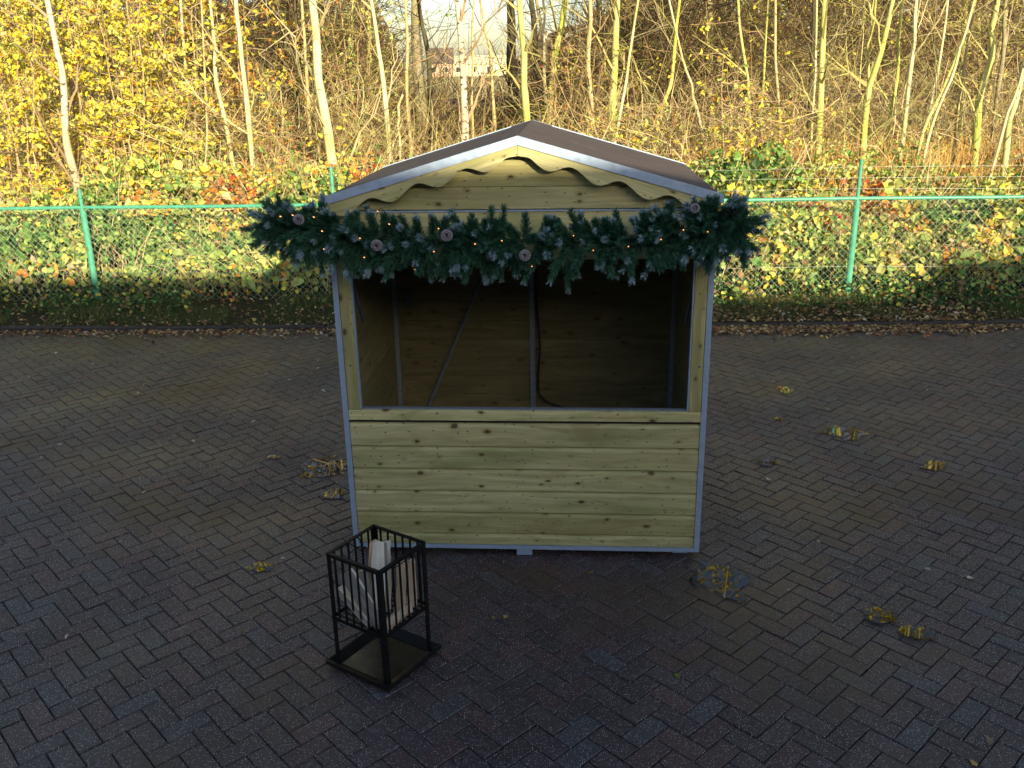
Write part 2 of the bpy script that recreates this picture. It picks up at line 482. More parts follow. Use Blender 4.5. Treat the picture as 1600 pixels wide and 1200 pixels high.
# muddy patches, with the brown-orange sheen of reflected trees painted in
silt_sheen = m.noise(m.mapv(p, (1, 1.2, 1), (3.3, 1.2, 0)), .75, 4, .6)
c = m.mix(m.ramp(silt_sheen, [(.53, 0), (.66, .7)]), c, (.066, .041, .020))
moss = m.noise(m.mapv(p, (1, 1, 1), (9, 4, 0)), 1.6, 5, .7)
yy = m.n('ShaderNodeSeparateXYZ', {0: p}).outputs[1]
c = m.mix(m.math('MULTIPLY', m.ramp(moss, [(.48, 0), (.7, .55)]), m.ramp(m.math('DIVIDE', yy, 10), [(.74, 0), (.92, 1)])), c, (.035, .04, .018))
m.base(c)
wet = m.noise(m.mapv(p, (1, 1, 1), (0, 3, 0)), .9, 4)
m.rough(m.ramp(m.math('ADD', m.math('MULTIPLY', wet, .7), m.math('MULTIPLY', m.noise(p, 70, 3), .3)), [(.36, .36), (.6, .62)]))
m.bump(m.math('ADD', m.noise(p, 110, 4, .7), m.math('MULTIPLY', m.noise(p, 320, 2), .7)), .55, .0035)
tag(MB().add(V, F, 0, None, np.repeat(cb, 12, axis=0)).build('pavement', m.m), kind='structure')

# puddles: thin films of clear water over the bricks, with ragged edges
m = Mat('puddle_water', .01)
fr = m.n('ShaderNodeFresnel', {'IOR': 1.33}).outputs[0]
gl = m.n('ShaderNodeBsdfGlossy', {'Roughness': .0, 'Color': (1, 1, 1)})
bp_ = m.n('ShaderNodeBump', {'Height': m.noise(m.pos(), 12, 2), 'Strength': .03, 'Distance': .004}).outputs[0]
pass
tr = m.n('ShaderNodeBsdfTransparent', {'Color': (.30, .23, .15)})
mx = m.n('ShaderNodeMixShader', {0: m.math('MINIMUM', m.math('MULTIPLY', fr, 1.6), 1), 1: tr.outputs[0], 2: gl.outputs[0]})
gen = m.attr('gc').outputs['Vector']
rad_n = m.n('ShaderNodeVectorMath', {0: gen}, operation='LENGTH').outputs['Value']
edge_ = m.math('ADD', rad_n, m.math('MULTIPLY', m.math('SUBTRACT', m.noise(m.pos(), 8, 8, .75), .5), 2.0))
clear = m.n('ShaderNodeBsdfTransparent', {'Color': (1, 1, 1)})
mx2 = m.n('ShaderNodeMixShader', {0: m.ramp(edge_, [(.62, 0), (.76, 1)]), 1: mx.outputs[0], 2: clear.outputs[0]})
m.t.links.new(mx2.outputs[0], m.t.nodes['Material Output'].inputs[0])
M_water = m.m
for i, (px, py, wx, wy) in enumerate([(503, 730, .24, .26), (520, 772, .11, .10), (428, 714, .07, .05), (408, 886, .10, .08), (1225, 610, .10, .13), (1318, 677, .24, .18), (1198, 722, .10, .10), (1460, 727, .13, .12), (1128, 908, .20, .27), (1372, 962, .12, .10), (1435, 990, .12, .08), (1218, 655, .06, .05)]):
    c0 = gp(px, py)
    K = 24
    V = [(0, 0, 0)]+[(wx*1.35*math.cos(2*math.pi*q/K), wy*1.35*math.sin(2*math.pi*q/K), 0) for q in range(K)]
    G = [(0, 0, 0)]+[(1.35*math.cos(2*math.pi*q/K), 1.35*math.sin(2*math.pi*q/K), 0) for q in range(K)]
    o = MB().add(V, [[0, q+1, (q+1) % K+1] for q in range(K)], 0, G).build('puddle', M_water, loc=(c0[0], c0[1], .0032+.0001*i))
    tag(o, kind='structure')

# ------------------------------------------------------------------ warehouse behind the camera (casts the shade)
wh = empty('warehouse', (8, -8, 0), 0, 'long flat roofed brick warehouse behind the photographer, its shadow on the paving', 'building')
m = Mat('warehouse_brick', .9)
p = m.obj()
br = m.n('ShaderNodeTexBrick', {'Vector': m.mapv(p, (1, 1, 1), (0, 0, 0), (rad(90), 0, 0)), 'Scale': 4.5, 'Color1': (.30, .2, .14), 'Color2': (.36, .25, .18), 'Mortar': (.4, .38, .34), 'Mortar Size': .012})
m.base(br.outputs[0])
HT, LO = 5.90, 5.44
top = [(-26, 0), (30, 0), (30, HT), (9.9, HT), (3.75, HT), (3.15, LO), (-.36, LO), (-.40, HT), (-26, HT)]
V = [(x, 0, z) for x, z in top]+[(x, -9, z) for x, z in top]
n = len(top)
mb = MB()
mb.add(V, [[i, (i+1) % n, (i+1) % n+n, i+n] for i in range(n)])
mb.caps = [(list(range(n))[::-1], 0), (list(range(n, 2*n)), 0)]
mb.build('wall', m.m, wh)
for q, x in enumerate((-20, -14, -8, -2, 4, 10, 16, 22)):
    fr_ = MB().box((x-1.2, .0, 1.0), (x+1.2, .06, 2.6)).build('window_frame', M_galv, wh)
    mg = Mat('window_glass', .05); mg.base((.02, .03, .03))
    MB().box((x-1.1, .06, 1.1), (x+1.1, .075, 2.5)).build('pane', mg.m, fr_)

# ------------------------------------------------------------------ market booth
BX, BY, BR = .0535, 4.6018, -.0711
booth = empty('market_booth', (BX, BY, 0), BR, 'small green-tinged pine market booth with galvanised frame, open serving hatch and grey gabled roof', 'market stall')
HW, DP = .998, 1.45
SL = .288
RZ = lambda u: 2.3565-SL*abs(u)
def part(mb, name, mat, **k): return mb.build(name, mat, booth, **k)
def board_prof(v0, z0, z1, t=.018):
    h = z1-z0
    return [(v0+t, z0), (v0+.003, z0), (v0, z0+.004), (v0, z1-.026), (v0+.0015, z1-.020), (v0+.005, z1-.013), (v0+.011, z1-.008), (v0+.0145, z1-.004), (v0+.0145, z1), (v0+t, z1)]
seams = [.826, .682, .546, .41, .274, .14, .068]
mb = MB()
for i in range(6):
    z1, z0 = seams[i], seams[i+1]
    mb.extr(board_prof(.004, z0+.0015, z1), -HW+.032, HW-.032, 0, 1 if i in (4,) else (2 if i == 9 else 0), i+1)
part(mb, 'front_boards', [M_wood, M_wood2, M_wood_o])
# side walls
for sx in (-1, 1):
    mb = MB()
    z = .07; i = 0
    while z < 2.03:
        z1 = min(z+.136, 2.05)
        x0 = sx*(HW-.006)
        pr = [(x0-sx*(v-0.0), zz) for v, zz in board_prof(0, z+.0015, z1)]
        if sx < 0: pr = pr[::-1]
        mb.extr(pr, .03, DP-.005, 1, i % 2, 20+i+sx*7)
        z = z1; i += 1
    part(mb, 'side_wall', [M_wood_halfshade, M_wood_halfshade])
mb = MB(); z = .07; i = 0
while z < 2.03:
    z1 = min(z+.136, 2.05)
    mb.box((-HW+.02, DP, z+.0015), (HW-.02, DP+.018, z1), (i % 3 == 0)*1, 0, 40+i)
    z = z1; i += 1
mb2 = part(mb, 'back_wall', [M_wood_shade, M_wood_shade], bevel=.003)
MB().box((-HW+.04, .035, .05), (HW-.04, DP-.01, .07), 0, 0, 3).build('floor_panel', M_felt, booth)  # floor given dark felt to lessen bounce light in the booth

# gable boards above the hatch, clipped under the roof line
def gable(vf, zs, name):
    mb = MB()
    for i in range(len(zs)-1):
        z1, z0 = zs[i], zs[i+1]
        zc0, zc1 = z0+.0015, z1
        u0 = min(HW-.03, (2.335-zc0)/SL); u1 = min(HW-.03, (2.335-zc1)/SL) if zc1 < 2.335 else .004
        seed = 60+i
        for v, rev in ((vf, 0), (vf+.016, 1)):
            pass
        P = [(-u0, zc0), (u0, zc0), (u1, zc1), (-u1, zc1)]
        V = np.array([(x, vf, zz) for x, zz in P]+[(x, vf+.016, zz) for x, zz in P])
        G = V[:, [0, 2, 1]]+np.array([seed*3.71, seed*1.37, seed*.53])
        mb.add(V, [[0, 1, 2, 3], [7, 6, 5, 4], [0, 4, 5, 1], [1, 5, 6, 2], [2, 6, 7, 3], [3, 7, 4, 0]], i % 2, G)
    return part(mb, name, [M_wood, M_wood2], bevel=.0035)
gable(.003, [2.334, 2.239, 2.107, 1.994], 'gable_boards')
gb = gable(DP+.002, [2.334, 2.239, 2.107, 1.994], 'rear_gable_boards')
part(MB().box((-HW+.03, -.004, 1.985), (HW-.03, .004, 1.9925)), 'gable_strip', M_galv)
part(MB().box((-HW+.03, .004, 1.86), (HW-.03, .022, 1.984), 0, 0, 71).box((-HW+.03, .006, 1.735), (HW-.03, .024, 1.858), 1, 0, 72), 'header_board', [M_wood, M_wood2], bevel=.003)
# galvanised frame
for sx in (-1, 1):
    part(MB().box((sx*HW, 0, .045), (sx*(HW-.030), .003, 2.04)).box((sx*HW, .003, .045), (sx*(HW-.003), .03, 2.04)), 'corner_post', M_galv)
    part(MB().box((sx*(HW-.022), DP-.032, .07), (sx*(HW-.052), DP-.001, 2.03)), 'corner_post', M_galv_shade)
    part(MB().box((sx*(HW-.002), .03, .042), (sx*(HW-.03), DP, .07)), 'bottom_rail', M_galv)
    part(MB().box((sx*(HW-.033), -.0015, .9), (sx*(HW-.098), .018, 1.86), 0, 2, 80+sx), 'hatch_post', M_wood2, bevel=.003)
    part(MB().box((sx*(HW-.099), .002, .905), (sx*(HW-.106), .03, 1.8)), 'hatch_trim', M_galv)
    # gas strut in the upper hatch corner
    part(MB().cyl((sx*(HW-.085), .03, 1.72), (sx*(HW-.115), .16, 1.36), .009).cyl((sx*(HW-.085), .03, 1.72), (sx*(HW-.075), -.02, 1.86), .005), 'gas_strut', M_rod)
part(MB().box((-HW+.03, -.001, .045), (HW-.03, .03, .0675)), 'bottom_rail', M_galv)
part(MB().box((-HW+.03, DP-.02, .042), (HW-.03, DP+.02, .069)), 'bottom_rail', M_galv)
part(MB().box((-HW+.03, .004, .829), (HW-.03, .02, .840)), 'sill_gap_shade', M_rub)  # black strip painted in for the shaded gap under the counter
cb_ = part(MB().box((-HW+.031, -.002, .8405), (HW-.031, .02, .9), 0, 0, 90), 'counter_board', M_wood, bevel=.004)
part(MB().box((-HW+.09, .0205, .88), (HW-.09, .05, .904)), 'counter_trim', M_galv_shade)
for u, z in ((-.47, .885), (.52, .885)): MB().cyl((u, -.006, z), (u, 0, z), .0055).build('screw', M_screw, booth, smooth=False)
for u, z in ((-.933, 1.16), (.945, 1.16)): MB().cyl((u, -.006, z), (u, 0, z), .0055).build('screw', M_screw, booth)
for zz_ in (.76, .61, .48, .34, .20):
    for u in (-.93, 0, .93): MB().cyl((u, -.0005, zz_), (u, .006, zz_), .0028).build('screw', M_screw, booth)
for u in (-.012, .0, .014): MB().cyl((u+.02, -.001, .168), (u+.02, .006, .168), .003).build('screw', M_screw, booth)
part(MB().box((-.024, DP-.026, .07), (.004, DP-.001, 2.1)).box((.006, DP-.012, .07), (.012, DP-.001, 2.1)), 'back_post', M_galv_shade)
a_, b_ = np.array([-.80, DP-.03, .30]), np.array([-.36, DP-.03, 1.30])
part(MB().tube([a_-(b_-a_)*.2, b_+(b_-a_)*.6], .012, 4), 'diagonal_brace', M_galv_shade)
part(MB().box((-.89, DP-.03, 1.12), (-.85, DP-.001, 1.25)), 'switch_box', M_rod, bevel=.004)
for u, v in ((.0, .01), (-.9, .06), (.9, .06), (-.9, DP-.06), (0, DP-.06), (.9, DP-.06)):
    part(MB().box((u-.045, v, 0.001), (u+.045, v+.05, .0415)), 'foot', M_galv, bevel=.003)
# roof
V0 = -.0726; V1 = V0+1.6044; RU = 1.0
roof = MB()
t = .018
for sx in (-1, 1):
    A = [(0, 2.3565-.004), (sx*RU, RZ(RU)-.004), (sx*RU, RZ(RU)-t-.004), (0, 2.3565-t-.004)]
    V = np.array([(x, V0, z) for x, z in A]+[(x, V1, z) for x, z in A])
    f_ = [[0, 1, 5, 4], [1, 2, 6, 5], [2, 3, 7, 6], [3, 0, 4, 7], [0, 3, 2, 1], [4, 5, 6, 7]]
    roof.add(V, f_ if sx > 0 else [q[::-1] for q in f_])
rf = part(roof, 'roof', M_felt)
cap = MB()
for sx in (-1, 1):
    A = [(0, 2.3565+.001), (sx*.13, RZ(.13)+.001), (sx*.13, RZ(.13)-.003), (0, 2.3565-.0035)]
    V = np.array([(x, V0+.012, z) for x, z in A]+[(x, V1+.003, z) for x, z in A])
    f_ = [[0, 1, 5, 4], [1, 2, 6, 5], [0, 3, 2, 1], [4, 5, 6, 7]]
    cap.add(V, f_ if sx > 0 else [q[::-1] for q in f_])
cap.build('ridge_cap', M_felt, rf)
for sx in (-1, 1):
    tr_ = MB()
    for (va, vb, dz0, dz1) in ((V0-.004, V0, .002, -.040), (V0-.004, V0+.012, .0045, .0021), (V1, V1+.004, .002, -.040)):
        if va == V1: tr_.build('roof_trim', M_galv, rf); tr_ = MB()
        A = [(0, 2.3565+dz0), (sx*(RU+.01), RZ(RU+.01)+dz0), (sx*(RU+.01), RZ(RU+.01)+dz1), (0, 2.3565+dz1)]
        V = np.array([(x, va, z) for x, z in A]+[(x, vb, z) for x, z in A])
        f_ = [[0, 1, 5, 4], [1, 2, 6, 5], [2, 3, 7, 6], [0, 3, 2, 1], [4, 5, 6, 7]]
        tr_.add(V, f_ if sx > 0 else [q[::-1] for q in f_])
    tr_.build('roof_trim', M_galv, rf)
# scalloped bargeboards
for sx in (-1, 1):
    mb = MB()
    K = 120
    U = np.linspace(0.0008, 1.0, K)
    dep = .058-.025*np.cos(2*math.pi*(U-.266)/.244)
    dep = np.where(U < .08, .050+(dep-.050)*(U/.08)**1.5, dep)
    dep = np.where(U > .93, np.clip(dep, .03, .05), dep)
    zt = 2.3565-.0415-SL*U*1.0; zb = zt-dep+.0
    P = np.stack([np.concatenate([U, U[::-1]]), np.concatenate([zt, zb[::-1]])], 1)
    vf = V0+.004
    for k_ in range(K-1):
        V = np.array([(sx*U[k_], vf, zt[k_]), (sx*U[k_+1], vf, zt[k_+1]), (sx*U[k_+1], vf, zb[k_+1]), (sx*U[k_], vf, zb[k_]),
                      (sx*U[k_], vf+.018, zt[k_]), (sx*U[k_+1], vf+.018, zt[k_+1]), (sx*U[k_+1], vf+.018, zb[k_+1]), (sx*U[k_], vf+.018, zb[k_])])
        f_ = [[3, 2, 1, 0], [4, 5, 6, 7], [2, 3, 7, 6]] + ([[0, 3, 7, 4]] if k_ == 0 else []) + ([[1, 5, 6, 2]] if k_ == K-2 else [])
        if sx > 0: pass
        else: f_ = [q[::-1] for q in f_]
        G = np.stack([np.abs(V[:, 0]), V[:, 2]+SL*np.abs(V[:, 0]), V[:, 1]], 1)+sx*4.3+11
        mb.add(V, f_, 0, G)
    part(mb, 'bargeboard', M_wood)

# power cable lying inside the booth
def bw(u, v, z):
    c_, s_ = math.cos(BR), math.sin(BR)
    return np.array([BX+c_*u-s_*v, BY+s_*u+c_*v, z])
def curve(P, n=60):
    P = np.array(P, float); out = []
    P = np.vstack([2*P[0]-P[1], P, 2*P[-1]-P[-2]])
    m_ = len(P)-3
    for t in np.linspace(0, m_-1e-6, n):
        i = int(t); f = t-i; a, b, c_, d = P[i:i+4]
        out.append(.5*((2*b)+(-a+c_)*f+(2*a-5*b+4*c_-d)*f*f+(-a+3*b-3*c_+d)*f**3))
    return np.array(out)
pts = [bw(.02, DP-.03, z) for z in (1.9, 1.5, 1.2)]+[bw(.045, DP-.04, .85), bw(.03, DP-.03, .6), bw(.06, DP-.03, .46), bw(.25, DP-.04, .38), bw(.5, DP-.05, .34), bw(.68, DP-.06, .37), bw(.8, DP-.06, .37), bw(.86, DP-.05, .2), bw(.8, DP-.1, .08)]
cab = MB().tube(curve(pts, 90), .007, 8).build('power_cable', M_rub, smooth=True)
tag(cab, 'black power cable sagging along the inside back wall of the booth', 'cable')

# ------------------------------------------------------------------ garland
gar = empty('fir_garland', (BX, BY, 0), BR, 'long artificial fir garland with frosted tips, cones and warm lights across the booth', 'garland')
sp = curve([(-1.22, -.12, 1.945), (-1.03, -.15, 1.93), (-.8, -.17, 1.90), (-.45, -.18, 1.86), (-.1, -.17, 1.87), (.3, -.17, 1.855), (.7, -.17, 1.88), (.95, -.16, 1.93), (1.05, -.12, 1.935)], 120)
MB().tube(sp, .009, 6, 0, (.02, .05, .025)).build('wire_stem', M_needle, gar, smooth=True)
GREEN = np.array([.027, .108, .070]); FROST = np.array([.40, .54, .70])
def sprig(base, d0, L, droop, frost, nn=400):
    t = np.linspace(0, 1, 6)
    d0 = unit(np.array(d0, float))
    P = base+d0*(t[:, None]*L)+np.array([0, 0, 1])*(droop*(t[:, None]**2)*L)
    mb = MB()
    mb.tube(P, list(.0022-.0012*t), 4, 0, (.03, .04, .02))
    u = np.sort(rng.random(nn)**.85)
    q = np.stack([np.interp(u, t, P[:, k]) for k in range(3)], 1)
    tan = unit(np.stack([np.interp(u, t, np.gradient(P[:, k])) for k in range(3)], 1))
    r = unit(np.cross(tan, rng.normal(size=(nn, 3))))
    ang_ = rng.uniform(.55, 1.05, (nn, 1)) * (1-.3*u[:, None]**3)
    nd = tan*np.cos(ang_)+r*np.sin(ang_)
    ln = rng.uniform(.034, .050, (nn, 1))*(1-.35*u[:, None])
    sd = unit(np.cross(nd, rng.normal(size=(nn, 3))))*.0016
    V = np.stack([q-sd, q+sd, q+nd*ln+sd*.45, q+nd*ln-sd*.45], 1).reshape(-1, 3)
    F = np.arange(nn)[:, None]*4+np.array([[0, 1, 2, 3]])
    g = GREEN*rng.uniform(.6, 1.5, (nn, 1))
    g = np.where(rng.random((nn, 1)) < .22, np.array([[.06, .15, .09]]), g)
    fr = np.clip((u-(1-frost))/.07, 0, 1)[:, None]*rng.uniform(.5, 1, (nn, 1))
    cbase = g*(1-fr*.3)+FROST*fr*.3*rng.uniform(.6, 1.1, (nn, 1)); ctip = g*(1-fr)+FROST*fr*rng.uniform(.8, 1.15, (nn, 1))
    cc = np.stack([cbase, cbase, ctip, ctip], 1).reshape(-1, 3)
    mb.add(V, F, 0, None, cc)
    return mb
rest = MB()
sprigs = []
NS = 430
for i in range(NS):
    k = rng.random()*119 if i > 24 else (rng.random()*10 if i % 2 else 119-rng.random()*9)
    b = np.array([np.interp(k, np.arange(120), sp[:, j]) for j in range(3)])
    th_ = rng.uniform(-math.pi, math.pi)
    dv = -abs(math.cos(th_))*rng.uniform(.2, 1.0)       # outwards, away from the booth
    dz = math.sin(th_)
    if abs(b[0]) > 1.03: dv = rng.uniform(-1, .5)
    du = rng.uniform(-.55, .4) - .15
    if k < 12: du = -rng.uniform(.1, 1.3)
    if k > 108: du = rng.uniform(-.1, .8)
    L = rng.uniform(.12, .19)*(1 if dz < .35 else .78)
    if dz < -.3: L *= 1.1
    frost = rng.choice([0, .08, .15, .24], p=[.44, .28, .20, .08])
    sprigs.append((L*(-dv+.6), b, (du, dv, dz), L, rng.uniform(-.25, .25), frost))
sprigs.sort(key=lambda s_: -s_[0])
for i, (_, b, d, L, dr, fr) in enumerate(sprigs):
    if i < 95: sprig(b, d, L, dr, fr).build('fir_sprig', M_needle, gar)
    else:
        s_ = sprig(b, d, L, dr, fr)
        for V, F, mm, gc_, cc in zip(s_.v, s_.f, s_.m, s_.gc, s_.col):
            pass
        off = rest.n
        for V, gc_, cc in zip(s_.v, s_.gc, s_.col):
            rest.v.append(V); rest.gc.append(gc_); rest.col.append(cc)
        for F, mm in zip(s_.f, s_.m): rest.f.append(F+off); rest.m.append(mm)
        rest.n += s_.n
o = rest.build('inner_fir_sprigs', M_needle, gar); o['kind'] = 'stuff'
# short frosted buds poking out, seen end-on
def loc_of(px, py, vdist):
    """garland-local point for a photo position at a local depth in front of the booth"""
    y = BY+vdist
    for _ in range(4):
        p_ = at(px, py, y)
        u_ = (p_[0]-BX)/math.cos(BR)
        y = BY+vdist*math.cos(BR)+math.sin(BR)*u_
    c_, s_ = math.cos(-BR), math.sin(-BR)
    dx, dy = p_[0]-BX, p_[1]-BY
    return np.array([c_*dx-s_*dy, s_*dx+c_*dy, p_[2]])
# pine cones
mc = Mat('cone_scale', .6, spec=.3); mc.base(mc.attr('Col').outputs['Color'])
for px, py, r in ((467, 343, .023), (588, 383, .025), (698, 368, .026), (820, 399, .025), (1085, 326, .020)):
    c0 = loc_of(px, py, -.33)
    mb = MB()
    ax = unit(np.array([random.uniform(-.4, .4), -1, random.uniform(-.2, .5)]))
    e1 = unit(np.cross(ax, [0, 0, 1])); e2 = np.cross(ax, e1)
    for k in range(52):
        h = (k+.5)/52
        a_ = k*2.39996
        rad_ = r*math.sin(math.pi*min(1, (.12+.84*h)))**.7
        rd = e1*math.cos(a_)+e2*math.sin(a_); td = np.cross(ax, rd)
        p0 = c0+ax*(h-.5)*r*2.1+rd*rad_*.25
        p1 = c0+ax*((h-.5)*r*2.1+r*.45)+rd*rad_
        wv = td*r*.24*(.5+math.sin(math.pi*h)*.6)
        dn = unit(np.cross(p1-p0, wv))*.0016
        V = np.array([p0-wv*.4, p0+wv*.4, p1+wv, p1+rd*.003+ax*.002, p1-wv])
        V = np.concatenate([V+dn, V-dn])
        lum = np.array([.07, .04, .042]); wt = np.array([.34, .33, .38])
        cc = np.array([lum*.3, lum*.3, lum*1.4, wt*1.1, lum*1.4]*2)
        mb.add(V[:5], [[0, 1, 2, 3], [0, 3, 4, 4]][:1], 0, None, cc[:5])
        mb.f.append(np.array([[0, 3, 4]])+mb.n-5); mb.m.append(np.array([0]))
        mb.add(V[5:], [[3, 2, 1, 0]], 0, None, cc[5:])
        mb.f.append(np.array([[4, 3, 0]])+mb.n-5); mb.m.append(np.array([0]))
        mb.add(np.concatenate([V[2:5], V[7:10]]), [[0, 1, 4, 3], [1, 2, 5, 4]], 0, None, np.tile(wt, (6, 1)))
    mb.build('pine_cone', mc.m, gar)
# tiny warm lamps
ml = Mat('lamp_glow'); ml.b.inputs['Emission Color'].default_value = (1, .33, .06, 1); ml.b.inputs['Emission Strength'].default_value = 1.6
lp = [(438, 338), (490, 339), (503, 361), (506, 389), (562, 372), (569, 402), (608, 350), (685, 357), (678, 393), (742, 381), (784, 376), (896, 368), (927, 391), (982, 385), (1033, 374), (1068, 359), (1106, 362), (831, 416), (457, 336), (590, 330), (648, 421)]
wire = []
for px, py in sorted(lp):
    c0 = loc_of(px, py, -.30+random.uniform(-.03, .02))
    wire.append(c0)
    P = [c0+np.array([0, .012, -.004]), c0+np.array([0, .004, -.001]), c0+np.array([0, -.004, .0005]), c0+np.array([0, -.008, .001])]
    MB().tube(P, [.0016, .0023, .0021, .0008], 8).build('bulb', ml.m, gar, smooth=True)
wire = np.array(wire)+np.array([0, .03, 0])
MB().tube(curve(wire, 160), .0016, 5, 0, (.02, .04, .02)).build('lamp_wire', M_needle, gar, smooth=True)

# ------------------------------------------------------------------ fire basket
fb = np.array([-.638, 3.664]); e1 = unit(np.array([.180, .268])); e2 = np.array([-e1[1], e1[0]])
fan = math.atan2(e1[1], e1[0])
fire = empty('fire_basket', (fb[0], fb[1], 0), fan, 'square black steel fire basket on a tray, filled with firewood, in front of the booth', 'fire basket')
HS = .160; ZR = .60; ZG = .262
def fp(mb, name, **k): return mb.build(name, M_black, fire, **k)
for sx, sy in ((-1, -1), (1, -1), (1, 1), (-1, 1)):
    x, y = sx*HS, sy*HS
    # L-section leg
    fp(MB().box((x, y, .012), (x-sx*.024, y-sy*.003, ZR)).box((x, y-sy*.003, .012), (x-sx*.003, y-sy*.024, ZR)), 'leg')
for k in range(4):
    R = np.array([[math.cos(k*math.pi/2), -math.sin(k*math.pi/2), 0], [math.sin(k*math.pi/2), math.cos(k*math.pi/2), 0], [0, 0, 1]])
    rr = (R, (0, 0, 0))
    fp(MB().box((-HS+.001, -HS-.0025, ZR-.016), (HS-.001, -HS+.0015, ZR+.001), rot=rr).box((-HS, -HS+.0015, ZR-.002), (HS, -HS+.014, ZR+.0005), rot=rr), 'top_rail')
    fp(MB().box((-HS+.001, -HS-.0025, ZG-.010), (HS-.001, -HS+.0015, ZG+.008), rot=rr), 'lower_rail')
    for q in range(6):
        xx = -HS+(q+1)*2*HS/7
        fp(MB().box((xx-.0055, -HS+.0018, ZG-.006), (xx+.0055, -HS+.0058, ZR-.004), rot=rr), 'bar')
g_ = MB()
for q in range(9):
    xx = -HS+.03+q*(2*HS-.06)/8
    g_.box((xx-.006, -HS+.004, ZG-.004), (xx+.006, HS-.004, ZG))
fp(g_, 'grate')
for sy in (-1, 1):
    hd = [(-.04, sy*(HS-.004), ZR-.012), (-.04, sy*(HS-.022), ZR-.02), (-.04, sy*(HS-.026), ZR-.05), (.04, sy*(HS-.026), ZR-.05), (.04, sy*(HS-.022), ZR-.02), (.04, sy*(HS-.004), ZR-.012)]
    fp(MB().tube(hd, .003, 6), 'handle')
tr_ = MB()
def quadring(za, ha, zb, hb):
    V = [(sx*ha, sy*ha, za) for sx, sy in ((-1, -1), (1, -1), (1, 1), (-1, 1))]+[(sx*hb, sy*hb, zb) for sx, sy in ((-1, -1), (1, -1), (1, 1), (-1, 1))]
    tr_.add(V, [[i, (i+1) % 4, (i+1) % 4+4, i+4] for i in range(4)])
tr_.add([(-.15, -.15, .006), (.15, -.15, .006), (.15, .15, .006), (-.15, .15, .006)], [[0, 1, 2, 3]])
rim_src = tr_; floor_ = MB(); tr_ = MB(); quadring(.006, .146, .030, .186); quadring(.030, .186, .031, .194); quadring(.031, .194, .012, .196); quadring(.012, .196, .0025, .155); rim_ = tr_; tr_ = floor_
tr_.add([(-.153, -.153, .0025), (.153, -.153, .0025), (.153, .153, .0025), (-.153, .153, .0025)], [[3, 2, 1, 0]])
m = Mat('tray_steel', .38, 0, .5)
m.base(m.ramp(m.noise(m.obj(), 9, 4), [(.4, (.010, .009, .007)), (.8, (.026, .021, .013))]))
m.rough(m.ramp(m.noise(m.obj(), 6, 3), [(.3, .18), (.7, .4)]))
ash_ = tr_.build('ash_tray', m.m, fire); rim_.build('tray_rim', M_black, ash_)
# split logs
def logmat(name, a, b, k):
    m = Mat(name, .8, spec=.2)
    g = m.obj()
    n = m.noise(m.mapv(g, (60, 60, 5)), 1, 5, .65)
    c = m.mix(m.ramp(n, [(.3, 0), (.7, 1)]), a, b)
    c = m.mix(m.ramp(m.noise(m.mapv(g, (12, 12, 3), (k, k, k)), 1, 3), [(.55, 0), (.75, .6)]), c, tuple(x*.5 for x in a))
    m.base(c).bump(n, .6, .004)
    return m.m
L1 = logmat('split_wood_pale', (.68, .62, .50), (.85, .80, .69), 1)
L2 = logmat('split_wood_brown', (.46, .33, .20), (.60, .46, .31), 2)
L3 = logmat('split_wood_pink', (.52, .38, .27), (.66, .54, .42), 3)
LB = logmat('log_bark', (.16, .15, .13), (.30, .28, .25), 4)
def fl(x, y, z):                # basket-local to world
    return np.array([fb[0]+e1[0]*x+e2[0]*y, fb[1]+e1[1]*x+e2[1]*y, z])
def log(A, Bp, w_, d_, mat, label, turn=0, bk=(2,)):
    A, Bp = fl(*A), fl(*Bp)
    ax = Bp-A; L = np.linalg.norm(ax); ax = ax/L
    K = 9; prof = [(-.5, -.42), (.0, -.48), (.55, -.5), (.50, -.1), (.1, .5), (-.05, .52), (-.38, .1)]
    n = len(prof); V = []
    for k in range(K):
        h = k/(K-1)
        tw = .12*math.sin(h*3+turn)
        for i, (px, py) in enumerate(prof):
            s_ = 1+.12*math.sin(h*5+i*1.7+turn*3)+random.uniform(-.04, .04)
            x, y = px*w_*s_, py*d_*s_
            c_, q_ = math.cos(tw), math.sin(tw)
            V.append((x*c_-y*q_, x*q_+y*c_, h*L+(random.uniform(-.006, .006) if k in (0, K-1) else 0)))
    mb = MB()
    F = [[k*n+i, k*n+(i+1) % n, (k+1)*n+(i+1) % n, (k+1)*n+i] for k in range(K-1) for i in range(n)]
    mt = [1 if i in bk else 0 for k in range(K-1) for i in range(n)]
    mb.add(V, F, mt)
    mb.caps = [(list(range(n))[::-1], 0), (list(range((K-1)*n, K*n)), 0)]
    o = mb.build('firewood_log', [mat, LB])
    q = mathutils.Vector(ax).to_track_quat('Z', 'Y')
    o.rotation_mode = 'QUATERNION'
    o.rotation_quaternion = q @ mathutils.Quaternion((0, 0, 1), turn)
    o.location = A
    tag(o, label, 'log', 'firewood logs in the fire basket')
